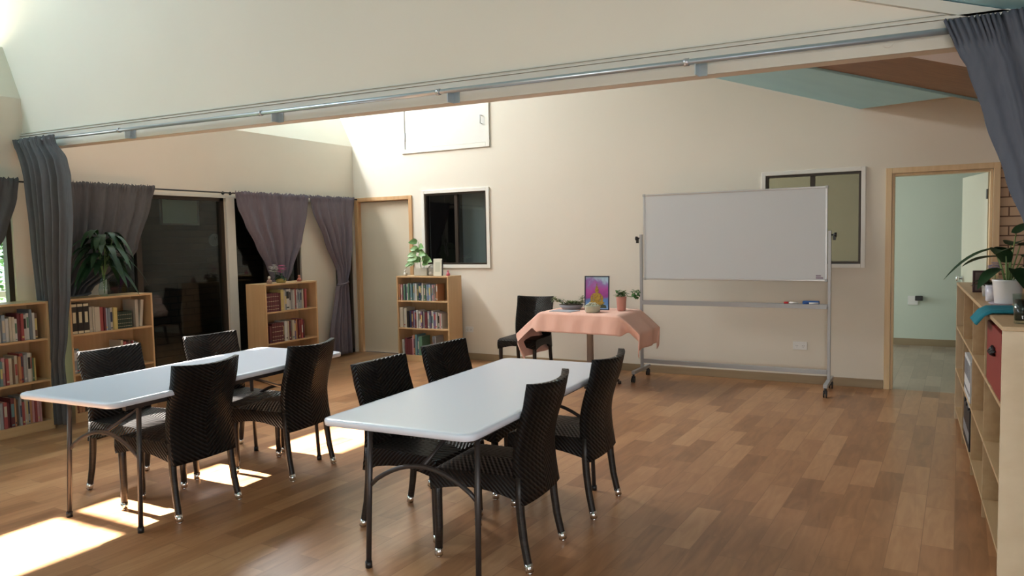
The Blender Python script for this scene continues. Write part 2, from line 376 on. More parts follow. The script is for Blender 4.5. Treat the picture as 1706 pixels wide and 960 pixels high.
# door 1 (closed, corner)
bm = B(); frame_y(bm, -6.915, 0, -5.945, 2.12, YB-.02, YB+.0, .05, False); frame_y(bm, -6.88, 0, -5.99, 2.085, YB, YB+.11, .022, False); d1 = struct('door_1', bm, M_frame)
bm = B(); box(bm, -6.857, YB+.045, .005, -6.012, YB+.083, 2.06, bev=.003); struct('door_panel', bm, noise_mat('cream_door_paint', (.60, .54, .42), (.63, .57, .45), 2, .5), d1)
# door 2 (open leaf)
bm = B(); frame_y(bm, -.372, 0, .545, 2.118, YB-.022, YB, .052, False); frame_y(bm, -.318, 0, .489, 2.064, YB-.005, YB+.13, .022, False); d2 = struct('door_2', bm, M_pine)
lx, ly, hx, hy = .300, 8.92, .475, 8.15
bm = B(); box(bm, 0, -.018, .005, .79, .018, 2.045, bev=.002)
lf = fin('door_panel', bm, mat('cream_door_leaf', (.66, .64, .52), .5), d2); lf.location = (hx, hy, 0); lf.rotation_euler = (0, 0, atan2(ly-hy, lx-hx))
bm = B(); tube(bm, [(.735, .018, 1.03), (.735, .05, 1.03), (.735, .055, 1.03), (.735, .075, 1.03), (.735, .08, 1.03)], [.012, .012, .026, .026, .015], 14)
tube(bm, [(.735, .018, 1.03), (.735, .024, 1.03)], .03, 14); tube(bm, [(.735, -.018, 1.03), (.735, -.05, 1.03), (.735, -.055, 1.03), (.735, -.075, 1.03)], [.012, .012, .026, .02], 14)
fin('door_handle', bm, M_chrome, lf)
bm = B(); 
for z in (.25, 1.8): box(bm, -.002, .016, z, .03, .024, z+.09)
fin('hinge', bm, M_tleg, lf)
# window in far wall by the corner door
def slider(name, W, ow, panes, yo=YB, ow_m=M_whitepaint, right_mat=None, gap=.0):
    x0, z0, x1, z1 = W
    bm = B(); frame_y(bm, x0-ow, z0-ow, x1+ow, z1+ow, yo-.018, yo, ow); r = struct(name, bm, ow_m)
    bm = B(); frame_y(bm, x0, z0, x1, z1, yo+.0, yo+.07, .022, bev=0); xm = (x0+x1)/2; box(bm, xm-.022, yo+.02, z0, xm+.022, yo+.06, z1)
    struct('window_frame', bm, M_alu, r)
    bm = B(); box(bm, x0+.02, yo+.04, z0+.02, xm-.02, yo+.044, z1-.02); struct('glass_pane', bm, panes[0], r)
    bm = B(); box(bm, xm+.02, yo+.05, z0+.02, x1-.02, yo+.054, z1-.02); struct('glass_pane', bm, panes[1], r)
    return r
slider('window_2', W1, .045, (M_glassd, M_glass))
slider('window_3', W2, .04, (M_screen, M_screen))
# insect blind behind the right pane of window 2
bm = B(); box(bm, -5.27, YB+.16, 1.2, -4.72, YB+.17, 2.2); r = struct('window_screen', bm, mat('grey_blind', (.17, .165, .18), .8)); r['kind'] = 'structure'
# sliding glazing in the left wall
def glaze(name, y0, y1, stiles, z0=0, z1=HZ):
    bm = B(); x0, x1 = -7.03, -6.965
    box(bm, x0, y0, z0, x1, y0+.045, z1); box(bm, x0, y1-.045, z0, x1, y1, z1); box(bm, x0, y0, z1-.05, x1, y1, z1); box(bm, x0, y0, z0, x1, y1, z0+.05)
    for s in stiles: box(bm, x0+.01, s-.03, z0, x1-.005, s+.03, z1)
    r = struct(name, bm, M_alu)
    bm = B(); box(bm, -7.0, y0+.03, z0+.03, -6.995, y1-.03, z1-.03); struct('glass_pane', bm, M_glass, r); return r
glaze('window_4', *OA, (2.6,)); glaze('window_5', *OB, (4.80,)); glaze('window_6', *OC, (6.48,)); glaze('corner_strip', *OD, ())  # narrow last opening makes the dark strip beside the corner
# added dim porch beyond the glass: brick wall, board and clock stand for reflections
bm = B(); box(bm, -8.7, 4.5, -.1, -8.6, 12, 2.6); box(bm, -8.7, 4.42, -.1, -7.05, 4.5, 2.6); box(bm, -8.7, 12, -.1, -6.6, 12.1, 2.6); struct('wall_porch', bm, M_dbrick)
bm = B(); box(bm, -9.7, -3, 2.6, -7.06, 4.42, 2.68); box(bm, -8.7, 4.42, 2.6, -7.06, 12.1, 2.68); box(bm, -7.06, YB+.15, 2.6, -6.6, 12.1, 2.68); struct('ceiling_porch_sunshade', bm, M_dark)  # first slab: roof added over the leftmost window to block the sun
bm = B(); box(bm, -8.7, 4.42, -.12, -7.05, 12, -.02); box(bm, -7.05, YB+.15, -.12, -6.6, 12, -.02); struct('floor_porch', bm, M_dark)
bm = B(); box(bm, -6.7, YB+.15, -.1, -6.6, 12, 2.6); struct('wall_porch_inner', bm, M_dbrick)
t = thing('reflected_panel', 'pale green panel behind the sliding glass, standing for a reflected window', 'board')
bm = B(); box(bm, -8.598, 6.24, 1.80, -8.575, 6.79, 2.19, bev=.003); fin('board_panel', bm, mat('pale_green_panel', (.80, .95, .86), .6), t)
bm = B()
for q in ((6.23, 1.79, 6.25, 2.20), (6.78, 1.79, 6.80, 2.20), (6.23, 1.79, 6.80, 1.81), (6.23, 2.18, 6.80, 2.20)): box(bm, -8.6, q[0], q[1], -8.565, q[2], q[3])
fin('board_frame', bm, M_greymetal, t)
t = thing('wall_clock', 'round dim clock behind the sliding glass, standing for a reflected one', 'clock')
bm = B(); tube(bm, [(-8.598, 7.04, 1.59), (-8.57, 7.04, 1.59)], .085, 28); fin('clock_face', bm, mat('clock_face_grey', (.35, .35, .33), .5), t)
bm = B(); tube(bm, [(-8.57, 7.04+.0, 1.59), (-8.57, 7.04+.03, 1.63)], .003, 5); tube(bm, [(-8.57, 7.04, 1.59), (-8.57, 7.04-.01, 1.65)], .003, 5); fin('clock_hand', bm, M_black, t)
# outside
bm = B(); box(bm, -40, -20, -.4, -7.05, 30, -.12); struct('ground_outside', bm, noise_mat('lawn', (.13, .17, .08), (.20, .25, .12), 3, .9))
t = thing('deck_railing', 'white railing outside the leftmost window', 'railing')
bm = B(); box(bm, -9.2, 2, .98, -9.12, 4.9, 1.05); fin('top_rail', bm, M_white, t)
bm = B(); box(bm, -9.19, 2, .12, -9.13, 4.9, .17); fin('bottom_rail', bm, M_white, t)
for k in range(5): bm = B(); box(bm, -9.19, 2.3+k*.6, -.12, -9.13, 2.36+k*.6, .98); fin('post', bm, M_white, t)
rnd = random.Random(5)
for i, (x, y, h) in enumerate(((-13.5, 6.6, 2.2), (-14.5, 8.2, 2.6))):
    t = thing('garden_shrub', ('bushy green shrub in the garden, seen left of the window curtain', 'taller green shrub in the garden behind the nearer one')[i], 'shrub', (x, y, -.12))
    bm = B()
    for k in range(500):
        a, e, r = rnd.uniform(0, 2*pi), rnd.uniform(-.4, 1.5), rnd.uniform(.5, 1)
        p = (r*cos(a)*cos(e)*.8, r*sin(a)*cos(e)*.8, h*.5+r*sin(e)*h*.5)
        leaf(bm, p, (cos(a), sin(a), rnd.uniform(-.2, .6)), .22, .11, .2, n=2)
    fin('foliage', bm, M_plant, t)
    bm = B(); tube(bm, [(0, 0, 0), (.02, 0, h*.5)], [.05, .03], 8); fin('trunk', bm, M_stem, t)

# ------------------------------------------------------------------ curtain rail on the bulkhead
t = thing('curtain_rail', 'long grey metal curtain rail running along the overhead beam', 'curtain rail')
bm = B()
yr = YP-.085
zr = lambda x: zbot(x)+.052
tube(bm, [(XL+.02, yr, zr(XL)), (X1-.02, yr, zr(X1))], .014, 12); fin('rail_tube', bm, M_rail, t)
for x in (-5.42, -3.86, -2.46, -1.03):
    bm = B(); box(bm, x+.03, yr-.004, zbot(x)-.012, x+.036, YP-.022, zr(x)+.008, bev=.001); box(bm, x+.03, YP-.027, zbot(x)-.012, x+.075, YP-.022, zr(x)+.02, bev=.001); fin('bracket', bm, M_rail, t)
for x in (-5.46, -3.93, -2.49, -1.04):
    bm = B(); tube(bm, [(x-.012, yr, zr(x)), (x+.012, yr, zr(x))], .019, 12); fin('joint_collar', bm, M_silver, t)
# small round fitting on the beam
bm = B(); tube(bm, [(-.17, YP-.022, zbot(-.17)+.045), (-.17, YP-.03, zbot(-.17)+.045)], .022, 14); tag(fin('round_cap', bm, M_beam), 'small round cap fixed on the overhead beam near the right curtain', 'cap')

# ------------------------------------------------------------------ curtains
def interp(tab, z):
    tab = sorted(tab)
    if z <= tab[0][0]: return tab[0][1]
    for (a, va), (b_, vb) in zip(tab, tab[1:]):
        if z <= b_:
            q = (z-a)/(b_-a); q = q*q*(3-2*q)*.5+q*.5; return va+(vb-va)*q
    return tab[-1][1]
def curtain(name, label, L, R, plane, pos, m, folds, amp, ztop, zbt=0.03, head=.05, seed=1, nu=120, nv=50, parentless=True, ruffle=True, group=None, tie=None, bowtab=None, ampf=None, swirl=.4, hd=1):
    """L, R: (z, coord) edge tables; plane 'x' curtain hangs at x=pos along y; plane 'y' hangs at y=pos along x"""
    rn = random.Random(seed); ph = [rn.uniform(0, 6.28) for _ in range(6)]
    def f(u, v):
        z = ztop+(zbt-ztop)*v
        a, b_ = interp(L, z), interp(R, z); width = abs(b_-a)
        uu = u+.012*sin(u*23+ph[0])
        c = a+(b_-a)*uu
        am = amp*(min(1, .35+v*2.2)) if v < .4 else amp
        if ampf: am = ampf(u, v)*amp
        d = am*(sin(u*folds*2*pi+ph[1]+swirl*sin(v*5+ph[2]+u*4))*(.75+.25*sin(u*9+ph[3]))+.15*sin(u*folds*4.7*pi+ph[4]+v*2))
        zz = z
        if v < .035: d += .012*sin(u*folds*9*pi); 
        if v == 0: zz += hd*(.009*sin(u*folds*11*pi+ph[5])+.004*sin(u*folds*23))
        if bowtab: d += interp(bowtab, z)
        return (pos+d, c, zz) if plane == 'x' else (c, pos-d, zz)
    bm = B(); grid(bm, f, nu, nv)
    t = thing(name, label, 'curtain', (0, 0, 0), group=group)
    o = fin('drape', bm, m, t)
    sm = o.modifiers.new('thick', 'SOLIDIFY'); sm.thickness = .003
    if tie:
        bm = B(); za = tie; a, b_ = interp(L, za), interp(R, za); mid = (a+b_)/2; rr = abs(b_-a)/2
        pts = []
        for k in range(25):
            an = 2*pi*k/24
            pts.append((pos+cos(an)*(amp+.025), mid+sin(an)*(rr+.01), za+.02*sin(an)) if plane == 'x' else (mid+cos(an)*(rr+.01), pos+sin(an)*(amp+.025), za))
        tube(bm, pts, .012, 6); fin('tieback', bm, m, t)
    return t
# rods on the left wall
def rod(label, y0, y1):
    t = thing('curtain_rod', label, 'curtain rod')
    bm = B(); tube(bm, [(-6.86, y0, 2.10), (-6.86, y1, 2.10)], .008, 8); fin('rod_tube', bm, M_black, t)
    for y in (y0+.03, y1-.03):
        bm = B(); tube(bm, [(XL, y, 2.10), (-6.86, y, 2.10)], .006, 6); tube(bm, [(XL+.001, y, 2.10), (XL+.006, y, 2.10)], .02, 10); fin('bracket', bm, M_black, t)
rod('thin dark rod holding the curtains left of the pale door post', 1.9, 5.86)
rod('thin dark rod holding the two mauve curtains near the corner', 5.90, 8.0)
curtain('curtain', 'grey curtain at the left picture edge above the leftmost bookcase', [(2.12, 2.3), (1.4, 2.25), (1.2, 2.2), (0, 2.2)], [(2.12, 3.62), (1.96, 3.60), (1.65, 3.50), (1.42, 3.36), (1.15, 2.95), (1.0, 2.7), (0, 2.75)], 'x', -6.82, M_curt, 7, .040, 2.125, seed=3, tie=1.05)
curtain('curtain', 'grey window curtain swept left behind the dark leafy plant', [(2.12, 3.86), (1.5, 3.84), (1.1, 3.84), (0, 3.86)], [(2.12, 4.92), (1.95, 4.87), (1.5, 4.70), (1.3, 4.52), (1.15, 4.22), (1.0, 4.1), (0, 4.15)], 'x', -6.82, M_curt, 7, .040, 2.125, seed=8, tie=1.08)
curtain('curtain', 'mauve curtain gathered to a point behind the pink flowers', [(2.12, 5.90), (1.95, 5.93), (1.76, 6.03), (1.5, 6.19), (1.25, 6.34), (1.07, 6.42), (.9, 6.42), (0, 6.36)], [(2.12, 7.04), (1.9, 7.00), (1.56, 6.90), (1.2, 6.72), (1.05, 6.63), (.9, 6.62), (0, 6.72)], 'x', -6.82, M_curtm, 5, .034, 2.12, seed=11, tie=1.0)
curtain('curtain', 'mauve curtain tied at the waist beside the corner door', [(2.12, 7.06), (1.95, 7.10), (1.56, 7.31), (1.12, 7.54), (1.0, 7.555), (.9, 7.50), (.3, 7.36), (0, 7.34)], [(2.12, 7.93), (1.55, 7.84), (1.23, 7.77), (1.0, 7.69), (.9, 7.71), (.3, 7.75), (0, 7.76)], 'x', -6.82, M_curtm, 5, .036, 2.12, seed=14, tie=.98)
# room-divider curtain, left end of the rail
def ampF(u, v): return (1 if u < .78 else max(.05, 1-(u-.78)*6))*(.6+.4*min(1, v*3))
curtain('divider_curtain', 'long charcoal divider curtain bunched at the left end of the rail', [(2.50, -6.93), (2.11, -6.80), (1.6, -6.73), (.98, -6.66), (.56, -6.60), (0, -6.62)],
        [(2.50, -6.30), (2.40, -6.28), (2.25, -6.13), (2.10, -6.09), (1.8, -6.09), (1.19, -6.19), (.8, -6.27), (.56, -6.34), (0, -6.30)], 'y', 3.63, M_curt, 7, .050, 2.455, seed=21, nv=70, ampf=ampF, hd=.4)
# divider curtain, right end of the rail
curtain('divider_curtain', 'dark blue grey divider curtain swept right at the right picture edge', [(2.40, .035), (2.25, .085), (2.17, .125), (1.97, .185), (1.72, .262), (1.51, .335), (1.3, .43), (1.1, .50), (0, .52)],
        [(2.4, .585), (2.0, .60), (1.5, .64), (1.1, .68), (0, .70)], 'y', 3.585, fabric('slate_blue_fabric', (.095, .108, .135), (.110, .122, .150)), 6, .055, 2.375, seed=33, nv=60, tie=1.2, hd=.4, ampf=lambda u, v: max(.12, min(1, (u-.22)*4)))

# ------------------------------------------------------------------ folding tables
def folding_table(label, loc, rz, group):
    W, Ln, Z = .78, 1.83, .743
    t = thing('folding_table', label, 'table', loc, rz, group)
    def rr(off, rad, n=6):
        pts = []
        for cx, cy, a0 in ((W-rad, rad, -pi/2), (W-rad, Ln-rad, 0), (rad, Ln-rad, pi/2), (rad, rad, pi)):
            for k in range(n+1):
                a = a0+pi/2*k/n; pts.append((cx+(rad-off)*cos(a), cy+(rad-off)*sin(a)))
        return pts
    bm = B(); rings = []
    for off, z in ((.012, Z-.032), (.003, Z-.029), (0, Z-.010), (.003, Z-.004), (.010, Z-.001), (.03, Z)):
        rings.append([bm.verts.new((x, y, z)) for x, y in rr(off, .06)])
    for a, b_ in zip(rings, rings[1:]):
        n = len(a)
        for k in range(n):
            f = bm.faces.new((a[k], a[(k+1) % n], b_[(k+1) % n], b_[k])); f.smooth = True
    bm.faces.new(list(reversed(rings[0]))); bm.faces.new(rings[-1])
    fin('tabletop', bm, M_table, t)
    for x in (.07, W-.07):
        bm = B(); box(bm, x-.012, .12, Z-.065, x+.012, Ln-.12, Z-.036, bev=.003); fin('side_rail', bm, M_tleg, t)
    for s, y0, yt in ((1, .20, .235), (-1, Ln-.20, Ln-.235)):
        for x0, xt in ((.095, .105), (W-.095, W-.105)):
            bm = B(); tube(bm, [(x0, y0-.0*s, .012), (xt, yt, Z-.034)], .0128, 12); lg = fin('leg', bm, M_tleg, t)
            bm = B(); tube(bm, [(x0, y0, 0), (x0, y0, .03)], .0165, 12); fin('foot_cap', bm, M_black, lg)
        bm = B(); yy = y0+(yt-y0)*.5; pts = [(.10+(W-.20)*k/14, yy+.005, .385+.125*sin(pi*k/14)**.8) for k in range(15)]
        tube(bm, pts, .011, 8); fin('arched_stretcher', bm, M_tleg, t)
        bm = B(); tube(bm, [(W/2, yy, .50), (W/2, y0+s*.27, .60), (W/2, y0+s*.42, Z-.045)], .010, 8); fin('brace', bm, M_tleg, t)
    return t
folding_table('white folding table on the left, nearest the row of bookcases', (-4.328, 2.203, 0), .0573, None)
folding_table('white folding table in the middle, facing the pink-clothed table', (-2.364, 2.451, 0), .0431, None)
# the table's moulded maker's mark strip is a plain grey line

# ------------------------------------------------------------------ wicker chairs (front = +x, width along y)
def make_chair(label, loc, rz, group):
    t = thing('wicker_chair', label, 'chair', loc, rz, group)
    # seat cushion body: woven slab with arched side aprons
    bm = B()
    def seat(u, v):   # top surface
        x = -.195+.445*v; y = -.225+.45*u
        y *= 1-.04*(1-v)
        return (x, y, .445+.010*sin(pi*u)*sin(pi*v)-.018*max(0, (v-.85)/.15)**2)
    grid(bm, seat, 10, 10)
    for sgn in (-1, 1):
        def side(u, v, s=sgn):
            x = -.195+.445*u; y = s*.225*(1-.04*(1-u)); zt = .445-.018*max(0, (u-.85)/.15)**2
            zb = .335+.035*sin(pi*u)
            return (x, y+s*.004*sin(pi*v), zt+(zb-zt)*v)
        grid(bm, side, 12, 4)
    def front(u, v):
        y = -.225+.45*u; zt = .427; zb = .335+.04*sin(pi*u); return (.25+.003*sin(pi*v), y, zt+(zb-zt)*v)
    grid(bm, front, 12, 4)
    def bot(u, v):
        x = -.195+.445*v; y = (-.22+.44*u)*(1-.04*(1-v)); return (x, y, .372)
    grid(bm, bot, 4, 4)
    bmesh.ops.remove_doubles(bm, verts=bm.verts[:], dist=.0006)
    fin('seat', bm, M_wicker, t)
    # back: concave panel, S profile
    def prof(v):  # v 0 bottom .. 1 top -> (x, z)
        z = .315+(.875-.315)*v
        x = -.222+.024*sin(pi*min(1, v/.8))-.070*max(0, v-.35)**1.3*1.4
        return x, z
    bm = B()
    def back(u, v, off):
        x, z = prof(v); y = -.212+.424*u
        y *= 1+.02*v
        bow = -.052*(1-(2*u-1)**2)*(.35+.65*v)
        return (x+bow+off+.0, y, z-.012*(1-(2*u-1)**2)*v)
    nu, nv = 14, 16
    F = [[bm.verts.new(back(i/nu, j/nv, .018)) for i in range(nu+1)] for j in range(nv+1)]
    K = [[bm.verts.new(back(i/nu, j/nv, -.018)) for i in range(nu+1)] for j in range(nv+1)]
    def q(*v):
        f = bm.faces.new(v); f.smooth = True
    for j in range(nv):
        for i in range(nu):
            q(F[j][i], F[j][i+1], F[j+1][i+1], F[j+1][i]); q(K[j][i+1], K[j][i], K[j+1][i], K[j+1][i+1])
        q(F[j][0], F[j+1][0], K[j+1][0], K[j][0]); q(F[j+1][nu], F[j][nu], K[j][nu], K[j+1][nu])
    for i in range(nu):
        q(F[nv][i], F[nv][i+1], K[nv][i+1], K[nv][i]); q(F[0][i+1], F[0][i], K[0][i], K[0][i+1])
    bd = [e for e in bm.edges if len(e.link_faces) == 2 and e.calc_face_angle(0) > 1.0]
    bmesh.ops.bevel(bm, geom=bd, offset=.010, segments=3, affect='EDGES')
    for f in bm.faces: f.smooth = True
    fin('backrest', bm, M_wicker, t)
    legs = []
    for s in (-1, 1):
        bm = B(); tube(bm, [(-.205, s*.198, .44), (-.206, s*.198, .34), (-.212, s*.199, .25), (-.226, s*.201, .14), (-.247, s*.205, .04), (-.252, s*.206, .022)], [.021, .0205, .02, .019, .018, .018], 12)
        legs.append((fin('leg', bm, M_wleg, t), [(-.246, s*.2045, .045), (-.255, s*.2065, .008)]))
        bm = B(); tube(bm, [(.225, s*.2, .42), (.225, s*.2, .3), (.224, s*.2, .15), (.226, s*.203, .03)], [.022, .021, .0195, .018], 12)
        legs.append((fin('leg', bm, M_wleg, t), [(.226, s*.2025, .045), (.2265, s*.2035, .008)]))
    for lg, (a, b_) in legs:
        bm = B(); tube(bm, [a, b_], .0198, 14); tube(bm, [b_, (b_[0], b_[1], 0)], .013, 12); fin('foot_cap', bm, M_chrome, lg)
    return t
G1, G2 = 'wicker chairs around the two folding tables', 'wicker chairs around the two folding tables'
c0 = make_chair('dark wicker chair nearest the camera, back to the right of the middle table', (-1.335-.0, 3.137, 0), pi, G1)
# chairs: (foot line x of the back feet, mid y, facing, label); origin sits .25 in front of the back feet
def at_back(bx, y0, bx2, y1, facing, adj=0):
    a = atan2(y1-y0, bx2-bx)
    mx, my = (bx+bx2)/2, (y0+y1)/2
    if facing == '+': rz = a-pi/2
    else: rz = a+pi/2
    return (mx+.252*cos(rz), my+.252*sin(rz), 0), rz
SP = [((-1.573, 2.932, -1.600, 3.342), '-', None),
      ((-1.567, 3.666, -1.585, 4.078), '-', 'dark wicker chair on the right of the middle table, second from the camera'),
      ((-2.629, 3.030, -2.625, 3.445), '+', 'dark wicker chair on the left of the middle table at its near end'),
      ((-2.68, 3.725, -2.66, 4.140), '+', 'dark wicker chair left of the middle table, its back before the corner bookcase'),
      ((-3.584, 2.615, -3.591, 3.045), '-', 'dark wicker chair with full back to the camera at the left table'),
      ((-3.544, 3.425, -3.577, 3.840), '-', 'dark wicker chair right of the left table, farther along toward the corner'),
      ((-4.60, 2.745, -4.625, 3.155), '+', 'dark wicker chair on the far side of left table, facing the nearest bookcase end'),
      ((-4.60, 3.50, -4.58, 3.92), '+', 'dark wicker chair behind the left table before the dark sliding glass')]
SP[6] = (SP[6][0], '+', 'dark wicker chair on the wall side of the left table, bright rim on its back')
for i, (b4, fc, lab) in enumerate(SP):
    loc, rz = at_back(*b4, fc)
    if i == 0: c0.location = loc; c0.rotation_euler = (0, 0, rz)
    else: dup(c0, loc, rz, lab, G1)
c9 = dup(c0, (-3.87, 7.24, 0), -pi/2+.06, 'lone dark wicker chair against the far wall beside the pink-clothed table'); del c9['group']

# ------------------------------------------------------------------ bookcases and books
ORD = ['first', 'second', 'third', 'fourth', 'fifth', 'sixth', 'seventh', 'eighth', 'ninth', 'tenth', 'eleventh', 'twelfth', 'thirteenth', 'fourteenth', 'fifteenth', 'sixteenth', 'seventeenth', 'eighteenth', 'nineteenth', 'twentieth', 'twenty-first', 'twenty-second', 'twenty-third', 'twenty-fourth', 'twenty-fifth', 'twenty-sixth', 'twenty-seventh', 'twenty-eighth', 'twenty-ninth', 'thirtieth', 'thirty-first', 'thirty-second', 'thirty-third', 'thirty-fourth', 'thirty-fifth', 'thirty-sixth', 'thirty-seventh', 'thirty-eighth', 'thirty-ninth', 'fortieth', 'forty-first', 'forty-second']
CW, CH, CD = .79, 1.08, .30
ROWZ = (.078, .425, .772)
def bookcase(label, loc, rz, horizontal='y'):
    """local: width along +y from 0..CW (left to right seen from the front, which faces +x), front at x=0, body behind"""
    t = thing('bookcase', label, 'bookcase', loc, rz, 'low beech bookcases along the walls')
    for y in (0, CW-.018):
        bm = B(); box(bm, -CD, y, 0, 0, y+.018, CH-.018, bev=.001); fin('side_panel', bm, M_case, t)
    bm = B(); box(bm, -CD, 0, CH-.018, .001, CW, CH, bev=.001); fin('top_panel', bm, M_shelf, t)
    bm = B(); box(bm, -CD+.002, .018, .018, -CD+.006, CW-.018, CH-.018); fin('back_panel', bm, M_case, t)
    for z in ROWZ[1:]:
        bm = B(); box(bm, -CD+.006, .018, z-.018, -.004, CW-.018, z, bev=.001); fin('shelf', bm, M_shelf, t)
    bm = B(); box(bm, -CD+.006, .018, ROWZ[0]-.018, -.004, CW-.018, ROWZ[0]); fin('bottom_shelf', bm, M_shelf, t)
    bm = B(); box(bm, -.02, .018, 0, -.003, CW-.018, ROWZ[0]-.018); fin('plinth', bm, M_shelf, t)
    return t
BM = {}
def bmat(c, k=0):
    key = (c, k)
    if key not in BM: BM[key] = mat('book_cover', c, .45)
    return BM[key]
M_pages = mat('book_pages', (.72, .68, .56), .8)
COLS = {'white': (.72, .71, .66), 'cream': (.66, .58, .42), 'grey': (.38, .40, .42), 'pale blue': (.35, .47, .60), 'blue': (.08, .18, .42), 'navy': (.03, .05, .14),
        'red': (.50, .05, .05), 'maroon': (.19, .02, .035), 'pink': (.72, .32, .36), 'orange': (.70, .27, .07), 'yellow': (.80, .62, .12), 'green': (.10, .28, .17),
        'dark green': (.02, .06, .04), 'teal': (.12, .32, .36), 'purple': (.17, .09, .25), 'brown': (.20, .11, .06), 'black': (.02, .02, .022), 'slate': (.20, .27, .33)}
for _k, _v in list(COLS.items()):
    _g = sum(_v)/3; COLS[_k] = tuple(.80*(c*.72+_g*.28) for c in _v)
def book_mesh(wd, ht, dp, c, band, rn):
    """spine faces +x at x=0, width along y"""
    bm = B()
    box(bm, -dp, 0, 0, 0, .0022, ht); box(bm, -dp, wd-.0022, 0, 0, wd, ht)
    box(bm, -.003, .0022, 0, .0015, wd-.0022, ht)
    box(bm, -dp+.004, .0022, .003, -.003, wd-.0022, ht-.003, 1)
    if band:
        for (a, b_) in band: ins = .013 if (len(band) == 3 and .3 < a < .4) else .003; box(bm, .0015, ins, ht*a, .0023, wd-ins, ht*b_, 2)
    me = bpy.data.meshes.new('book'); bmesh.ops.recalc_face_normals(bm, faces=bm.faces[:]); bm.to_mesh(me); bm.free(); return me
def fill(case, row, where, spec, rn, y0=.022):
    """spec: list of (colour, width, height, tilt, style) laid left to right; front edge inset"""
    y = y0; n = 0; z = ROWZ[row]+.0005; L_ = Matrix.Translation(case.location) @ Matrix.Rotation(case.rotation_euler.z, 4, 'Z')
    rowname = ('bottom', 'middle', 'top')[row]
    for s in spec:
        if s[0] == 'gap': y += s[1]; continue
        c, wd, ht = s[0], s[1], s[2]; tilt = s[3] if len(s) > 3 else 0; style = s[4] if len(s) > 4 else 0
        ext = ht*sin(abs(tilt))
        if y+wd+ext > CW-.02: break
        dp = min(.245, ht*.72)
        base = COLS[c]; j = rn.uniform(.82, 1.12); col = tuple(round(min(1, v*j), 3) for v in base)
        bandc = rn.choice([COLS['white'], COLS['cream'], COLS['red'], COLS['navy'], COLS['yellow'], COLS['teal']]) if style == 0 else (.62, .56, .38)
        lum = sum(base)/3
        if style == 0:
            band = rn.choice([[(.45, .85)], [(.3, .7)], [(.55, .9), (.08, .14)], [(.1, .17)], [(.35, .8), (.06, .1)], None, None])
            if lum > .5: bandc = rn.choice([COLS['navy'], COLS['red'], COLS['grey'], COLS['teal'], COLS['black'], COLS['green']])
        elif style == 1: band = [(.01, .09), (.36, .72), (.90, .99)]
        elif style == 2: band = [(.12, .14), (.3, .32), (.55, .57), (.8, .82)]
        else: band = None
        me = book_mesh(wd, ht, dp, col, band, rn)
        for mm in (bmat(col), M_pages, bmat(tuple(round(v, 3) for v in bandc))): me.materials.append(mm)
        o = bpy.data.objects.new('book', me); COL.objects.link(o)
        inset = -.012-rn.uniform(0, .03) if style == 0 else -.02
        yy = y+(ext if tilt > 0 else 0)+.0003
        zo = 0
        # tilt about x: positive leans to the left (top towards -y)
        lm = Matrix.Translation((inset, yy, z+(wd*sin(-tilt) if tilt < 0 else 0))) @ Matrix.Rotation(tilt, 4, 'X')
        o.matrix_world = L_ @ lm
        size = 'thin' if wd < .018 else ('thick' if wd > .036 else 'medium')
        n += 1
        nm = {1: 'black and cream hardback', 2: 'small gilt-lined hardback'}.get(style, 'book')
        cc = c if style != 1 else ''
        lab = ' '.join(f"{size if style == 0 else ''} {cc} {nm}, {ORD[n-1]} from left, {rowname} shelf, {where}".split()).replace(' ,', ',')
        tag(o, lab, 'book', f'books on the {rowname} shelf of the {where}')
        y += wd+ext+.0012
def mix(rn, pal, n, wr=(.012, .032), hr=(.17, .24)):
    return [(rn.choice(pal), round(rn.uniform(*wr), 4), round(rn.uniform(*hr), 3)) for _ in range(n)]
rn = random.Random(42)
LIGHT = ['white', 'white', 'grey', 'cream', 'pale blue', 'slate', 'white', 'red', 'cream']
WARM = ['red', 'maroon', 'white', 'orange', 'pink', 'cream', 'red', 'brown']
MIXED = ['white', 'red', 'pale blue', 'grey', 'blue', 'cream', 'pink', 'green', 'white', 'navy', 'purple', 'teal', 'brown']

b1 = bookcase('beech bookcase cut by the left picture edge, full of paperbacks', (-6.46, 2.802, 0), 0)
W_ = 'leftmost bookcase'
fill(b1, 2, W_, mix(rn, WARM, 9, (.02, .03))+mix(rn, LIGHT, 13, (.016, .03), (.18, .24))+[('maroon', .022, .225), ('red', .02, .22), ('white', .025, .21), ('white', .02, .22), ('slate', .02, .25), ('white', .018, .22), ('brown', .022, .215)], rn)
fill(b1, 1, W_, mix(rn, MIXED, 8, (.02, .03))+[('slate', .032, .20, 0, 3)]*5+[('teal', .02, .2), ('pink', .024, .225), ('red', .022, .215), ('cream', .03, .215), ('brown', .018, .2), ('cream', .022, .23), ('orange', .02, .22), ('red', .026, .24), ('grey', .022, .225), ('white', .024, .24), ('cream', .02, .235), ('green', .012, .19), ('yellow', .01, .19)], rn)
fill(b1, 0, W_, mix(rn, MIXED, 9, (.02, .03))+mix(rn, ['white', 'red', 'maroon', 'grey', 'pink', 'brown', 'orange', 'cream', 'red'], 22, (.012, .028), (.19, .25)), rn)
b2 = bookcase('beech bookcase carrying the tall leafy plant, black and cream volumes inside', (-6.46, 3.768, 0), 0)
W_ = 'bookcase under tall plant'
fill(b2, 2, W_, [('black', .052, .262, 0, 1)]*3+[('cream', .034, .225), ('cream', .012, .225), ('cream', .048, .22, 0, 3), ('red', .032, .215), ('maroon', .018, .21), ('pale blue', .02, .2), ('slate', .026, .195), ('cream', .026, .2), ('yellow', .036, .2, 0, 3)]+[('dark green', .0165, .155, 0, 2)]*8+[('gap', .035), ('cream', .03, .255, -.0, 3), ('gap', .006), ('cream', .028, .25, -.10, 3)], rn)
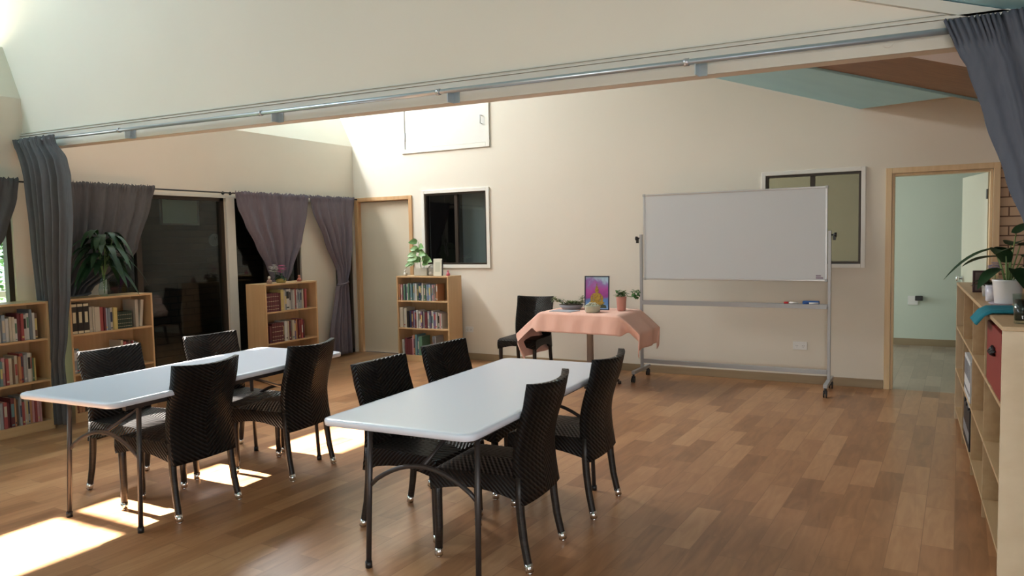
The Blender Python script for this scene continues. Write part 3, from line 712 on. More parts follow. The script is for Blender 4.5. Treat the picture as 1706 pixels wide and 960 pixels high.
fill(b2, 1, W_, mix(rn, ['slate', 'grey', 'navy', 'teal'], 3, (.02, .03))+[('gap', .35)]+[('cream', .022, .24), ('red', .03, .225), ('maroon', .02, .22), ('brown', .024, .23), ('white', .012, .23), ('red', .016, .22), ('white', .014, .22), ('slate', .016, .21), ('brown', .02, .2)], rn)
fill(b2, 0, W_, mix(rn, ['orange', 'red', 'brown'], 5, (.02, .03))+[('gap', .3)]+mix(rn, WARM, 8), rn)
b3 = bookcase('beech bookcase with pink flowers on top, maroon volumes inside', (-6.31, 5.81, 0), 0)
W_ = 'bookcase under pink flowers'
fill(b3, 2, W_, [('maroon', .030, .205, 0, 2)]*6+[('maroon', .022, .20), ('yellow', .045, .235), ('cream', .03, .225), ('slate', .028, .225), ('white', .045, .23), ('white', .02, .235), ('gap', .016)]+mix(rn, ['pink', 'white', 'grey', 'cream', 'red', 'white'], 9, (.016, .026), (.21, .235))+[('red', .03, .22), ('pink', .018, .22)], rn)
fill(b3, 1, W_, [('gap', .03), ('maroon', .03, .19), ('gap', .01)]+[('maroon', .032, .215, 0, 2)]*5+[('maroon', .03, .21), ('white', .02, .225), ('white', .02, .22), ('cream', .018, .22), ('maroon', .022, .215), ('brown', .02, .22), ('cream', .034, .225), ('purple', .022, .215), ('cream', .02, .21), ('orange', .02, .225), ('maroon', .02, .215), ('orange', .018, .21), ('red', .022, .22), ('pink', .014, .225), ('maroon', .02, .21)], rn)
fill(b3, 0, W_, mix(rn, WARM, 24, (.016, .03), (.17, .23)), rn)
# far-wall bookcase: front faces -y (rotate so local +x -> -y, local +y -> +x)
b4 = bookcase('beech bookcase at the far wall under the small dark window', (-5.925, 7.615, 0), -pi/2)
W_ = 'far-wall bookcase'
fill(b4, 2, W_, [('orange', .016, .205), ('maroon', .014, .2), ('pink', .022, .2)]+mix(rn, ['white', 'pale blue', 'grey', 'white', 'navy', 'green', 'white', 'teal'], 17, (.014, .028), (.19, .22))+[('blue', .03, .205), ('pale blue', .026, .205), ('pale blue', .018, .2), ('pink', .02, .2), ('white', .014, .2), ('brown', .016, .205), ('orange', .02, .21)], rn)
fill(b4, 1, W_, [('cream', .052, .255, 0, 3), ('white', .03, .24), ('cream', .026, .25, 0, 3), ('black', .036, .21), ('navy', .03, .215)]+mix(rn, ['white', 'maroon', 'grey', 'white', 'pale blue', 'purple', 'white', 'slate'], 15, (.016, .026), (.195, .23))+[('purple', .03, .2), ('white', .02, .21), ('white', .022, .2), ('pink', .018, .19), ('white', .016, .19)], rn)
fill(b4, 0, W_, [('gap', .02), ('white', .014, .19), ('gap', .012), ('white', .014, .19), ('gap', .01), ('maroon', .034, .215, 0, 3), ('maroon', .03, .2, 0, 3), ('maroon', .05, .205, 0, 3), ('gap', .0), ('pink', .02, .25), ('orange', .02, .26), ('teal', .03, .26), ('blue', .02, .22), ('green', .035, .24), ('green', .02, .24), ('gap', .16), ('grey', .012, .25), ('white', .012, .25), ('grey', .014, .24)], rn)

# ------------------------------------------------------------------ low cube shelving on the right
ang = atan2(3.142, -.085)-pi/2
t = thing('cube_shelving', 'long low birch shelving unit along the right picture edge', 'shelving', (.279, 3.829, 0), ang)
SLn, SD, SH = 3.14, .38, 1.085
cols = [0, .775, 1.55, 2.325]
bm = B(); box(bm, 0, 0, 0, SD, .018, SH, bev=.001); fin('end_panel', bm, M_birch, t)
bm = B(); box(bm, 0, SLn-.018, 0, SD, SLn, SH, bev=.001); fin('end_panel', bm, M_birch, t)
for y in cols[1:]: bm = B(); box(bm, .002, y-.009, 0, SD, y+.009, SH); fin('divider', bm, M_birch2, t)
bm = B(); box(bm, -.002, -.004, SH, SD+.004, SLn+.004, SH+.02, bev=.002); fin('top_panel', bm, M_birch2, t)
for z in (.098, .412, .755):
    bm = B(); box(bm, .003, .018, z-.018, SD-.006, SLn-.018, z); fin('shelf', bm, M_birch2, t)
bm = B(); box(bm, SD-.006, .018, .08, SD-.001, SLn-.018, SH); fin('back_panel', bm, M_birch2, t)
SHM = Matrix.Translation((.279, 3.829, 0)) @ Matrix.Rotation(ang, 4, 'Z')
def onshelf(o, x, y, z, rz=0): o.matrix_world = SHM @ Matrix.Translation((x, y, z)) @ Matrix.Rotation(rz, 4, 'Z')
# red box in the near top cell
t = thing('storage_box', 'red storage box with dark cut-out handle in the birch shelving', 'box'); onshelf(t, .006, .10, .7555)
M_redbox = mat('red_card', (.22, .016, .012), .55)
bm = B(); box(bm, 0, 0, 0, .32, .62, .30, bev=.004); fin('box_body', bm, M_redbox, t)
bm = B()
for k in range(4): tube(bm, [(-.004, .20+.03*k, .20+.012*(k % 2)), (-.02, .21+.03*k, .185), (-.004, .24+.03*k, .175)], .008, 6)
fin('handle', bm, M_black, t)
# white files, middle row
for k in range(9):
    bm = B(); w0 = .05; box(bm, .0, 0, 0, .26, w0, .265, bev=.002); box(bm, -.0015, .012, .13, .0, w0-.012, .24, 1)
    tube(bm, [(-.002, w0/2, .05), (.004, w0/2, .05)], .012, 10, 1)
    o = fin('ring_binder', bm, [mat('binder_white', (.60, .61, .62), .5), mat('binder_label', (.25, .27, .30) if k % 2 else (.1, .1, .12), .5)])
    onshelf(o, .004, 1.72+k*.054, .4125); tag(o, f'white ring binder, {ORD[k]} from the near side, in the middle row of the birch shelving', 'binder', 'white binders in the birch shelving')
for k in range(10):
    wd = .045; bm = B(); box(bm, 0, 0, 0, .24, wd, .265-.012*(k % 3), bev=.002); box(bm, -.0015, .008, .05, .0, wd-.008, .12, 1)
    o = fin('dark_folder', bm, [mat('folder_black', (.018, .018, .02), .5), mat('folder_label', (.3, .3, .3), .6)])
    onshelf(o, .004, 1.72+k*.049, .0985); tag(o, f'black folder, {ORD[k]} from the near side, in the bottom row of the birch shelving', 'folder', 'black folders in the birch shelving')
t = thing('paper_stack', 'crumpled white papers lying on top of the black folders', 'papers'); onshelf(t, .006, 1.80, .3655)
bm = B()
rr_ = random.Random(3)
grid(bm, lambda u, v: (.0+.20*u, .0+.24*v, -.0+.012*rr_.random()), 8, 8); fin('paper_sheet', bm, M_white, t)
t.location.z += .0
# ---- things on its top
ZT = SH+.0205
def pothos(bm, rn, n, R, zlo, zhi, size, droop=.5, upb=.5):
    for k in range(n):
        a = rn.uniform(0, 2*pi); e = rn.uniform(0, 1); d = (cos(a), sin(a), upb*rn.uniform(-.4, 1))
        leaf(bm, (R*e*cos(a), R*e*sin(a), rn.uniform(zlo, zhi)), d, size*rn.uniform(.7, 1.2), size*.6*rn.uniform(.8, 1.1), droop, n=6, heart=True)
t = thing('potted_plant', 'large-leaved green plant in a plain white pot on the birch shelving', 'plant', (.475, 5.33, ZT))
PX = t
bm = B(); lathe(bm, [(.052, 0), (.060, .004), (.072, .13), (.075, .135), (.075, .142), (.069, .142), (.066, .12), (.0, .12)][:-1], n=32); fin('pot', bm, M_white, t)
bm = B(); lathe(bm, [(.05, .0), (.0655, .119), (.0655, .125), (.02, .128)], n=24); fin('soil', bm, M_soil, t)
bm = B(); lathe(bm, [(.075, -.0), (.088, .012), (.088, .016), (.055, .006)], n=32); fin('saucer', bm, mat('mauve_saucer', (.42, .36, .42), .5), t)
rl = random.Random(9)
bm = B(); bs = B()
for k, (dx, dy, h, ln, wd, dr, ddz) in enumerate([(-.9, -.3, .40, .26, .060, 1.0, -.25), (-.7, .5, .34, .20, .07, .6, -.1), (-.25, -.9, .38, .24, .10, .5, .1), (.7, -.5, .42, .26, .12, .6, 0), (.9, .2, .34, .24, .12, .8, -.1), (.3, -.9, .26, .22, .10, .9, -.3), (.2, .8, .42, .22, .10, .4, .1), (-.2, -.4, .30, .18, .09, .6, .5), (.8, -.7, .28, .20, .11, 1, -.4), (-.5, -.7, .26, .2, .08, .8, -.2), (.5, .5, .5, .2, .1, .4, .3)]):
    tip = (dx*.07, dy*.07, h*.78); tube(bs, [(dx*.01, dy*.01, .12), (dx*.03, dy*.03, h*.5), tip], [.004, .004, .003], 6)
    leaf(bm, tip, (dx, dy, ddz+.1), ln, wd, dr*.5, n=8, heart=True)
fin('foliage', bm, M_dplant, t); fin('stem', bs, M_stem, t)
t.location = (.375, 4.88, ZT)
t = thing('potted_plant', 'tiny broad-leaved plant in a small pale cup beside the white pot', 'plant', (.318, 5.50, ZT))
bm = B(); lathe(bm, [(.026, 0), (.034, .075), (.030, .075), (.024, .06)], n=20); fin('pot', bm, M_concrete, t)
bm = B(); pothos(bm, rl, 11, .02, .06, .10, .075, .3, .6); fin('foliage', bm, M_dplant, t)
t = thing('picture_frame', 'small dark standing picture frame at the far end of the birch shelving', 'frame', (.302, 5.86, ZT), .25)
bm = B(); box(bm, -.05, -.008, 0, .05, .008, .145, bev=.002); fin('frame_border', bm, mat('dark_red_wood', (.05, .015, .012), .4), t)
bm = B(); box(bm, -.038, -.0105, .012, .038, -.0085, .133); fin('picture', bm, mat('dim_photo', (.16, .12, .11), .5), t)
t = thing('mug', 'white patterned mug beside the white plant pot', 'mug', (.322, 5.13, ZT))
bm = B(); lathe(bm, [(.030, 0), (.036, .005), (.037, .095), (.033, .095), (.031, .01)], n=24); fin('mug_body', bm, noise_mat('mug_glaze', (.72, .72, .76), (.45, .46, .58), 25, .3), t)
bm = B(); tube(bm, [(0, .035, .075), (0, .062, .07), (0, .066, .045), (0, .055, .022), (0, .036, .02)], .005, 8); fin('handle', bm, M_white, t)
t = thing('flower_bunch', 'pale lilac flowers behind the white plant pot', 'flowers', (.37, 5.72, ZT))
bm = B(); lathe(bm, [(.02, 0), (.028, .05), (.016, .10), (.020, .12), (.016, .12)], n=18); fin('vase', bm, M_glass, t)
bm = B()
for k in range(26):
    a, e = rl.uniform(0, 6.28), rl.uniform(-.3, 1.4); c = Vector((.035*cos(a)*cos(e), .035*sin(a)*cos(e), .165+.035*sin(e)))
    for q in range(4): leaf(bm, c, (cos(a+q*1.57), sin(a+q*1.57), .5), .022, .016, .2, n=3)
fin('petals', bm, mat('lilac_petals', (.58, .55, .70), .6), t)
bm = B(); tube(bm, [(0, 0, .02), (0, 0, .16)], .003, 6); fin('stem', bm, M_stem, t)
# teal folded cloth draped over the edge
t = thing('folded_cloth', 'teal folded cloth draped over the front edge of the birch shelving', 'cloth'); onshelf(t, 0, 0, 0)
def tcl(u, v, o=0):
    y = .50+.30*v; s = -.075+.33*u      # s: along x, hangs where s<0
    if s > 0: return (s, y+.05*u, ZT+.002+.004*(1+sin(v*9))+o)
    return (-.016+s*.55, y+.02*s, ZT+.002+s*.75+o)
bm = B(); grid(bm, tcl, 16, 10); o = fin('cloth_sheet', bm, fabric('teal_fabric', (.02, .17, .22), (.03, .21, .27)), t)
sm = o.modifiers.new('t', 'SOLIDIFY'); sm.thickness = .012; sm.offset = 1
o = fin('notebook', (lambda b: (box(b, 0, 0, 0, .2, .14, .016, bev=.002), b)[1])(B()), mat('tan_cover', (.30, .20, .10), .6)); onshelf(o, .15, .82, ZT+.0005, .1)
tag(o, 'flat tan notebook lying beside the teal cloth', 'notebook')
t = thing('drinking_glass', 'dark drink in a glass at the right picture edge', 'glass'); onshelf(t, .085, .14, ZT)
bm = B(); lathe(bm, [(.030, 0), (.030, .012), (.037, .13), (.035, .13), (.029, .014)], n=28); fin('tumbler', bm, M_glass, t)
bm = B(); lathe(bm, [(.027, .014), (.0335, .105), (.02, .106)], n=24); fin('drink', bm, mat('dark_drink', (.02, .012, .008), .2), t)

# ------------------------------------------------------------------ whiteboard
t = thing('whiteboard', 'large white mobile whiteboard on a grey wheeled stand', 'whiteboard')
yb = 7.66; x0, x1 = -2.655, -.845
bm = B(); box(bm, x0+.01, yb-.010, 1.071, x1-.01, yb+.010, 1.95); fin('board', bm, M_board, t)
bm = B(); frame_y(bm, x0, 1.061, x1, 1.96, yb-.014, yb+.014, .018, bev=.003); bf = fin('board_frame', bm, M_silver, t)
for x, z in ((x0, 1.061), (x1, 1.061), (x0, 1.96), (x1, 1.96)):
    bm = B(); box(bm, x-.004 if x == x0 else x-.022, yb-.017, z-.004 if z < 1.5 else z-.022, x+.022 if x == x0 else x+.004, yb+.017, z+.022 if z < 1.5 else z+.004, bev=.003); fin('corner_cap', bm, M_greymetal, bf)
bm = B(); box(bm, x1-.10, yb-.0115, 1.085, x1-.035, yb-.0105, 1.10, 0); box(bm, x1-.10, yb-.0115, 1.106, x1-.055, yb-.0105, 1.12, 0); fin('maker_sticker', bm, mat('grey_print', (.28, .22, .30), .5), t)
for x, s in ((-2.685, -1), (-.825, 1)):
    bm = B(); box(bm, x-.014, yb-.015, .12, x+.014, yb+.015, 1.54, bev=.003); fin('post', bm, M_greymetal, t)
    bm = B(); tube(bm, [(x, yb, 1.50), (x+s*.035, yb, 1.50), (x+s*.04, yb, 1.50), (x+s*.06, yb, 1.50)], [.008, .008, .02, .022], 12); box(bm, x+s*.04-.012, yb-.012, 1.45, x+s*.04+.012, yb+.012, 1.51); fin('knob', bm, M_black, t)
    bm = B(); xf = x+(.02 if s < 0 else .02); box(bm, x-.02, 7.38, .085, x+.02, 7.88, .12, bev=.004); fin('foot', bm, M_greymetal, t)
    for y in (7.39, 7.86):
        bm = B(); tube(bm, [(x, y, .085), (x, y, .055)], .012, 10); box(bm, x-.018, y-.014, .03, x+.018, y+.014, .065, bev=.003); c = fin('caster', bm, M_black, t)
        bm = B(); tube(bm, [(x-.017, y-.012, .026), (x-.006, y-.012, .026)], .026, 18); tube(bm, [(x+.006, y-.012, .026), (x+.017, y-.012, .026)], .026, 18); fin('wheel', bm, M_black, c)
bm = B(); box(bm, -2.67, yb-.055, .800, -.84, yb+.015, .812); box(bm, -2.67, yb-.058, .800, -.84, yb-.053, .842, bev=.001); box(bm, -2.67, yb+.005, .80, -.84, yb+.015, .842); fin('tray', bm, M_greymetal, t)
bm = B(); box(bm, -2.67, yb-.015, .168, -.84, yb+.015, .210, bev=.003); fin('crossbar', bm, M_greymetal, t)
t = thing('board_eraser', 'blue whiteboard eraser on the grey tray', 'eraser', (-.985, yb-.02, .8125))
bm = B(); box(bm, -.075, -.024, .026, .075, .024, .06, bev=.007); fin('eraser_grip', bm, mat('blue_plastic', (.015, .10, .34), .4), t)
bm = B(); box(bm, -.07, -.022, 0, .07, .022, .026, bev=.003); fin('felt_pad', bm, mat('grey_felt', (.10, .13, .2), .9), t)
for nm, x, y, col, lab in (('red', -1.185, -.035, (.6, .03, .04), 'red-capped whiteboard marker on the grey tray'), ('blue', -1.0, -.045, (.02, .08, .3), 'blue-capped whiteboard marker in front of the eraser')):
    t = thing('marker_pen', lab, 'marker', (x, yb+y, .852))
    bm = B(); tube(bm, [(0, 0, 0), (.085, 0, 0)], .0095, 12); fin('barrel', bm, M_white, t)
    bm = B(); tube(bm, [(-.045, 0, 0), (-.04, 0, 0), (0, 0, 0)], [.006, .0105, .0105], 12); fin('cap', bm, mat('marker_cap', col, .4), t)
    t.location.z = .8515-.0; t.location.y = yb-.038

# ------------------------------------------------------------------ sockets, hatch
def socket(label, x, z, y=YB, w_=.115, h_=.07, m=M_white, n=2):
    t = thing('power_socket', label, 'socket')
    bm = B(); box(bm, x-w_/2, y-.010, z-h_/2, x+w_/2, y, z+h_/2, bev=.002); fin('face_plate', bm, m, t)
    for k in range(n):
        bm = B(); cx = x+(k-(n-1)/2)*w_*.45
        for a in (-.008, .008): box(bm, cx+a-.0015, y-.0112, z-.004, cx+a+.0015, y-.0098, z+.006)
        box(bm, cx-.0015, y-.0112, z-.018, cx+.0015, y-.0098, z-.010); fin('socket_slots', bm, M_tleg, t)
    return t
socket('white double power socket low on the wall behind the whiteboard stand', -1.136, .381, w_=.135, h_=.08)
socket('white power socket on the wall right of the far-wall bookcase', -5.10, .385)
t = socket('white power socket with black plug in the room past the open door', -.185, .60, y=11.26, w_=.12, h_=.12, n=0)
bm = B(); box(bm, -.16, 11.19, .60, -.07, 11.25, .665, bev=.008); o = fin('power_plug', bm, M_black); tag(o, 'black plug adaptor in the socket of the far room', 'plug')
t = thing('wall_hatch', 'white framed access hatch high on the far wall', 'hatch')
bm = B(); frame_y(bm, -6.08, 2.662, -4.74, 3.42, YB-.018, YB, .055); fin('hatch_frame', bm, M_whitepaint, t)
bm = B(); box(bm, -6.022, YB-.008, 2.722, -4.798, YB, 3.362, bev=.002); fin('hatch_door', bm, mat('white_hatch_paint', (.72, .72, .68), .5), t)
bm = B(); tube(bm, [(-6.023, YB-.010, 2.82), (-6.023, YB-.010, 2.93)], .007, 8); fin('hinge', bm, M_greymetal, t)
bm = B(); tube(bm, [(-4.85, YB-.008, 2.95), (-4.85, YB-.04, 2.95), (-4.85, YB-.04, 3.05), (-4.85, YB-.008, 3.05)], .006, 8); fin('handle', bm, M_greymetal, t)

# ------------------------------------------------------------------ pedestal table with pink cloth
TX, TY, TZ = -3.085, 7.19, .757
t = thing('pedestal_table', 'square cafe table on a chrome pole under the pink cloth', 'table', (TX, TY, 0))
bm = B(); box(bm, -.41, -.25, TZ-.034, .41, .30, TZ-.006, bev=.006); fin('tabletop', bm, M_black, t)
bm = B(); lathe(bm, [(.036, .05), (.034, .70), (.07, .705), (.07, .722)], n=24); fin('pole', bm, mat('satin_steel', (.66, .60, .56), .42, .5), t)
bm = B()
for a in (.25, .25+pi/2, .25+pi, .25-pi/2):
    tube(bm, [(0, 0, .055), (.30*cos(a), .30*sin(a), .032)], [.022, .015], 10); tube(bm, [(.30*cos(a), .30*sin(a), 0), (.30*cos(a), .30*sin(a), .03)], .02, 10)
fin('base', bm, M_tleg, t)
# cloth: top rectangle with unequal overhangs
hx0_, hx1_, hy0_, hy1_ = -.435, .435, -.30, .31
ovl, ovr, ovf, ovb = .62, .44, .205, .16
def clothf(u, v):
    X = hx0_-ovl+(hx1_-hx0_+ovl+ovr)*u; Y = hy0_-ovf+(hy1_-hy0_+ovf+ovb)*v
    ex, ey = min(max(X, hx0_), hx1_), min(max(Y, hy0_), hy1_); dx, dy = X-ex, Y-ey; d = sqrt(dx*dx+dy*dy)
    sk = -.03*(ex/.435) if ey < 0 else 0
    if d < 1e-6: return (TX+X, TY+Y+sk*min(1, -Y/.3 if Y < 0 else 0), TZ+.002)
    a, b_ = abs(dx), abs(dy); sxg = 1 if dx > 0 else -1; syg = 1 if dy > 0 else -1
    Lk, ox = (.37, .75) if dx < 0 else (.27, .74)
    oxa = ox*min(a, Lk)-(.42 if dx < 0 else .05)*max(0, a-Lk)
    da = sqrt(1-ox*ox)*min(a, Lk)+.92*max(0, a-Lk)
    tt = min(1, a/.14); tt = tt*tt*(3-2*tt)
    outy = b_*((1-tt)*.10+tt*(.12 if dx < 0 else -.30))+.012*(1-tt)
    drop = da+b_*((1-tt)*.97+tt*.42)
    wob = .012*sin(Y*19+1)*min(1, a/.2); wy = .005*sin(X*30)*min(1, b_/.1)
    return (TX+ex+sxg*(oxa+wob+(.01*min(1, a/.02))), TY+ey+syg*outy+wy+sk*(1 if Y < hy0_ else min(1, -ey/.3 if ey < 0 else 0)), TZ+.002-drop)
bm = B(); grid(bm, clothf, 90, 60)
o = fin('tablecloth', bm, M_cloth); sm = o.modifiers.new('t', 'SOLIDIFY'); sm.thickness = .002; sm.offset = 1
tag(o, 'pink cotton cloth draped over the pedestal table', 'tablecloth')
ZC = TZ+.0055
# picture of a seated golden statue
t = thing('framed_picture', 'framed picture of a golden seated statue on a purple ground', 'picture', (-3.035, 7.26, ZC-.0), .05); t.rotation_euler = (-.06, 0, .05)
bm = B(); frame_y(bm, -.135, 0, .135, .355, -.008, .008, .010, bev=.001); fin('frame_border', bm, mat('dark_blue_frame', (.02, .03, .07), .4), t)
Mp = mat('purple_print', (.3, .1, .3), .35); N, L, b_ = nodes(Mp)
nz = N.new('ShaderNodeTexNoise'); nz.inputs['Scale'].default_value = 9; nz.inputs['Detail'].default_value = 3; nz.inputs['Distortion'].default_value = .7
tc = N.new('ShaderNodeTexCoord'); L.new(tc.outputs['Object'], nz.inputs['Vector']); sx_ = N.new('ShaderNodeSeparateXYZ'); L.new(tc.outputs['Object'], sx_.inputs[0])
ma = N.new('ShaderNodeMath'); ma.operation = 'MULTIPLY_ADD'; L.new(nz.outputs['Fac'], ma.inputs[0]); ma.inputs[1].default_value = .55; 
mb = N.new('ShaderNodeMath'); mb.operation = 'MULTIPLY'; L.new(sx_.outputs[2], mb.inputs[0]); mb.inputs[1].default_value = 2.0; L.new(mb.outputs[0], ma.inputs[2])
L.new(ramp(N, L, ma.outputs[0], [(.30, (.25, .45, .75)), (.45, (.10, .25, .55)), (.55, (.30, .05, .28)), (.72, (.45, .08, .38)), (.85, (.30, .18, .50)), (.97, (.45, .68, .82))]), b_.inputs['Base Color'])
bm = B(); box(bm, -.126, -.003, .009, .126, .005, .346); pc = fin('picture_print', bm, Mp, t)
Mg = noise_mat('golden_paint', (.50, .34, .05), (.22, .13, .02), 60, .45)
bm = B()
def disc(cx, cz, rx, rz_, y0=-.0045, n=20): 
    prism(bm, [(cx+rx*cos(2*pi*k/n), cz+rz_*sin(2*pi*k/n)) for k in range(n)], 'y', y0, -.003)
disc(0, .075, .085, .024); disc(0, .125, .040, .052, -.0050); disc(0, .160, .052, .018, -.0055); disc(0, .205, .021, .028, -.006); disc(0, .236, .012, .014, -.0065); disc(0, .256, .004, .022, -.0065)
disc(-.055, .115, .014, .04, -.0048); disc(.055, .115, .014, .04, -.0048)
fin('painted_figure', bm, Mg, pc)
bm = B(); prism(bm, [(-.11, .02), (.11, .02), (.10, .05), (.05, .066), (-.05, .066), (-.10, .05)], 'y', -.0042, -.003); fin('painted_pedestal', bm, mat('dark_green_paint', (.05, .07, .04), .5), pc)
bm = B(); box(bm, -.02, .008, .0, .02, .012, .30); box(bm, -.02, .01, 0, .02, .07, .004); fin('stand', bm, M_black, t)
# lidded glass bowl
t = thing('glass_bowl', 'pale green glass bowl in front of the framed picture', 'bowl', (-2.985, 7.03, ZC))
bm = B(); lathe(bm, [(.062, 0), (.075, .006), (.080, .055), (.083, .06), (.083, .068), (.072, .068), (.07, .03)], n=32); fin('bowl_body', bm, mat('pale_green_glass', (.50, .54, .42), .15), t)
bm = B()
for k in range(9):
    a = k*.7; tube(bm, [(.07*cos(a), .07*sin(a), .068), (.03*cos(a+.4), .03*sin(a+.4), .095), (-.04*cos(a+.2), -.04*sin(a+.2), .085)], .004, 6)
fin('trimmings', bm, mat('pale_trimming', (.62, .64, .52), .6), t)
# succulent bowl
t = thing('planter_bowl', 'low grey bowl of small succulents on the pink cloth', 'plant', (-3.335, 7.28, ZC))
bm = B(); lathe(bm, [(.085, 0), (.10, .004), (.135, .05), (.13, .05), (.11, .03)], n=30); fin('bowl_body', bm, mat('grey_bowl', (.30, .30, .33), .5), t)
bm = B(); lathe(bm, [(.09, .03), (.128, .048), (.02, .06)], n=24); fin('soil', bm, M_soil, t)
M_succ = noise_mat('succulent_green', (.10, .14, .05), (.22, .24, .12), 20, .6)
bm = B()
for k in range(60):
    a, e = rl.uniform(0, 6.28), rl.uniform(0, .12); leaf(bm, (e*cos(a), e*sin(a), .055), (cos(a)*.6, sin(a)*.6, rl.uniform(.3, 1.2)), .05, .022, .2, n=3)
for cx, cz, n in ((-.20, .10, 26), (-.14, .085, 22), (.13, .12, 16), (.12, .085, 12)):
    for k in range(n):
        a = rl.uniform(0, 6.28); leaf(bm, (cx+rl.uniform(-.02, .02), rl.uniform(-.03, .03), cz+rl.uniform(-.015, .015)), (cos(a), sin(a), rl.uniform(-.3, .8)), .04, .022, .2, n=3)
fin('foliage', bm, M_succ, t)
bm = B(); tube(bm, [(-.09, 0, .05), (-.15, 0, .08), (-.20, 0, .10)], .005, 6); tube(bm, [(.10, 0, .05), (.13, 0, .08), (.13, 0, .12)], .005, 6); fin('stem', bm, M_stem, t)
# pink pot with trailing plant
t = thing('potted_plant', 'curling green plant in a tall pink pot on the pink cloth', 'plant', (-2.765, 7.27, ZC))
bm = B(); lathe(bm, [(.040, 0), (.044, .004), (.053, .135), (.055, .145), (.050, .145), (.047, .12)], n=28); fin('pot', bm, mat('terracotta_pink', (.55, .27, .22), .6), t)
bm = B(); lathe(bm, [(.03, .1), (.048, .125), (.02, .135)], n=20); fin('soil', bm, M_soil, t)
bm = B(); bs = B()
for k in range(60):
    a = rl.uniform(0, 6.28); leaf(bm, (rl.uniform(-.045, .04), rl.uniform(-.04, .04), rl.uniform(.14, .20)), (cos(a), sin(a), rl.uniform(0, 1)), .045, .028, .2, n=3)
for k in range(46):
    a = rl.uniform(0, 6.28); leaf(bm, (.155+rl.uniform(-.035, .035), rl.uniform(-.03, .03), .175+rl.uniform(-.03, .04)), (cos(a), sin(a), rl.uniform(-.8, .5)), .042, .026, .2, n=3)
tube(bs, [(.02, 0, .13), (.045, 0, .19), (.065, 0, .15), (.10, 0, .145), (.15, 0, .18)], .005, 6); tube(bs, [(-.01, 0, .12), (.03, 0, .2), (.05, 0, .21)], .004, 6)
fin('foliage', bm, M_plant, t); fin('stem', bs, M_stem, t)
bm = B(); box(bm, -.13, -.095, 0, .13, .095, .006, bev=.001)
o = fin('magazine', bm, mat('grey_blue_paper', (.42, .44, .50), .4), loc=(-3.305, 7.045, ZC)); o.rotation_euler = (0, 0, -.12); tag(o, 'grey-blue magazine lying on the pink cloth', 'magazine')

# ------------------------------------------------------------------ things on the bookcases
ZB = CH+.001
# tall leafy plant in glass vase
t = thing('leafy_plant', 'tall dark drooping plant in a clear vase on a bookcase', 'plant', (-6.57, 4.16, ZB))
bm = B(); lathe(bm, [(.03, 0), (.045, .01), (.05, .06), (.03, .15), (.035, .19), (.032, .19), (.026, .15), (.045, .06)], n=24); fin('vase', bm, M_glass, t)
bm = B(); bs = B(); rl = random.Random(77)
for k in range(64):
    a = rl.uniform(0, 6.28); h = rl.uniform(.26, .56); R = rl.uniform(.03, .10)
    if k < 9: tube(bs, [(0, 0, .02), (.01*cos(a), .01*sin(a), .2), (R*cos(a), R*sin(a), h)], .004, 5)
    leaf(bm, (R*.8*cos(a)*(1 if cos(a) > 0 else .3), R*.8*sin(a), h), (cos(a)*(.8 if cos(a) > 0 else .25), sin(a)*.8, rl.uniform(.1, 1.0)), rl.uniform(.20, .32), .06, rl.uniform(.8, 1.4), n=9)
fin('foliage', bm, M_dplant, t); fin('stem', bs, M_stem, t)
# flowers on bookcase 3
t = thing('flower_pot', 'pink and white flowers in a low yellow pot on a bookcase', 'flowers', (-6.42, 6.15, ZB))
bm = B(); lathe(bm, [(.05, 0), (.062, .045), (.055, .045), (.045, .03)], n=22); fin('pot', bm, mat('yellow_pot', (.42, .34, .10), .6), t)
bm = B(); pothos(bm, rl, 26, .05, .04, .09, .06, .4, .6); fin('foliage', bm, M_dplant, t)
for nm, cx, cz, col in (('pink_petals', .015, .15, (.75, .18, .42)), ('white_petals', -.11, .16, (.75, .77, .74))):
    bm = B()
    for k in range(30):
        a, e = rl.uniform(0, 6.28), rl.uniform(-1, 1.4); c = Vector((.035*sin(a)*cos(e), cx+.035*cos(a)*cos(e), cz+.045*sin(e)))
        for q in range(3): leaf(bm, c, (cos(a+q*2), sin(a+q*2), .3), .026, .02, .2, n=3)
    fin(nm, bm, mat(nm, col, .6), t)
bm = B(); tube(bm, [(0, 0, .03), (0, .015, .14)], .003, 5); tube(bm, [(0, 0, .03), (0, -.11, .15)], .003, 5); fin('stem', bm, M_stem, t)
def figurine(label, loc, s, body, head, arms=None):
    t = thing('figurine', label, 'figurine', loc)
    bm = B(); lathe(bm, [(.026*s, 0), (.032*s, .008*s), (.028*s, .03*s), (.016*s, .05*s), (.010*s, .055*s)], n=16)
    for q in (-1, 1): tube(bm, [(0, q*.016*s, .045*s), (.014*s, q*.026*s, .03*s), (.024*s, q*.008*s, .022*s)], .006*s, 6)
    fin('body', bm, mat('figurine_body', body, .5), t)
    bm = B(); lathe(bm, [(.004*s, .052*s), (.014*s, .058*s), (.018*s, .070*s), (.014*s, .083*s), (.004*s, .089*s)], n=16); fin('head', bm, mat('figurine_head', head, .5), t)
    return t
figurine('small pale figurine left of the pink flowers', (-6.37, 5.93, ZB), .95, (.30, .20, .16), (.55, .52, .46))
figurine('small reddish figurine right of the pink flowers', (-6.37, 6.38, ZB), .85, (.35, .12, .09), (.40, .18, .12))
figurine('small white figurine left of the bright green plant', (-5.86, 7.72, ZB), .85, (.60, .55, .48), (.62, .58, .5))
figurine('small pink figurine right of the white card frame', (-5.215, 7.74, ZB), .8, (.60, .12, .16), (.62, .22, .25))
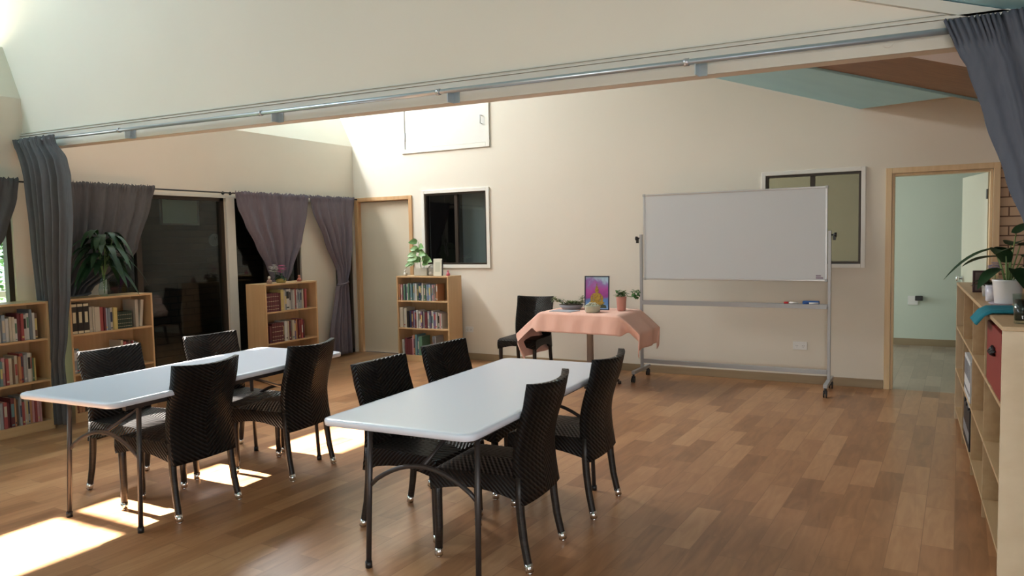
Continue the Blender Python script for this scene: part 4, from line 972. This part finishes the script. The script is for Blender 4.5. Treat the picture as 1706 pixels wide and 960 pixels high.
# money plant in glass tank
t = thing('potted_plant', 'bright green climbing plant in a square clear planter on the far-wall bookcase', 'plant', (-5.62, 7.76, ZB))
bm = B(); box(bm, -.10, -.045, 0, .10, .045, .10, bev=.006); fin('planter', bm, mat('frosted_clear_planter', (.50, .50, .44), .25), t)
bm = B(); bs = B(); rl = random.Random(12)
for k, (x, z, dx, sz) in enumerate([(-.05, .42, -.3, .11), (-.03, .36, .5, .12), (-.07, .34, -.6, .10), (-.02, .28, .8, .13), (-.08, .27, -.8, .12), (.0, .24, .9, .13), (-.06, .22, -.9, .13), (.06, .2, 1, .12), (-.03, .19, -.3, .12), (.03, .16, .7, .12), (-.12, .15, -1, .12), (-.02, .31, -.1, .1), (.02, .2, .3, .11), (-.05, .17, .2, .12)]):
    leaf(bm, (x, -.01+.02*(k % 3-1), z), (dx, -.25, .15), sz*1.05, sz*.75, .35, n=7, heart=True, upv=(.1*(k % 3-1), -1, .5))
leaf(bm, (-.14, -.03, .15), (-.9, -.2, -.4), .10, .03, .3, n=5)
tube(bs, [(-.02, 0, .08), (-.03, 0, .2), (-.04, 0, .32), (-.05, 0, .43)], .004, 6); tube(bs, [(.02, 0, .08), (.05, 0, .2)], .004, 6)
fin('foliage', bm, noise_mat('bright_leaf_green', (.10, .24, .06), (.24, .40, .16), 12, .45), t); fin('stem', bs, M_stem, t)
t = thing('stone_ornament', 'rounded grey stone ornament between the planter and white card frame', 'ornament', (-5.465, 7.76, ZB))
bm = B(); lathe(bm, [(.03, 0), (.045, .01), (.05, .03), (.042, .045), (.046, .06), (.052, .09), (.045, .118), (.025, .132), (.005, .136)], n=22); fin('stone', bm, M_concrete, t)
t = thing('card_frame', 'white upright card frame leaning on the far-wall bookcase', 'frame', (-5.36, 7.72, ZB), .35); t.rotation_euler = (-.14, 0, .35)
bm = B(); box(bm, -.055, -.004, 0, .055, .004, .215, bev=.001); fin('card', bm, mat('cream_card', (.78, .78, .66), .6), t)
bm = B(); box(bm, -.03, -.0052, .05, .03, -.0042, .17); fin('card_print', bm, mat('pale_print', (.62, .64, .52), .6), t)
bm = B(); box(bm, .05, -.004, 0, .06, .045, .20, bev=.001); fin('stand', bm, M_black, t)
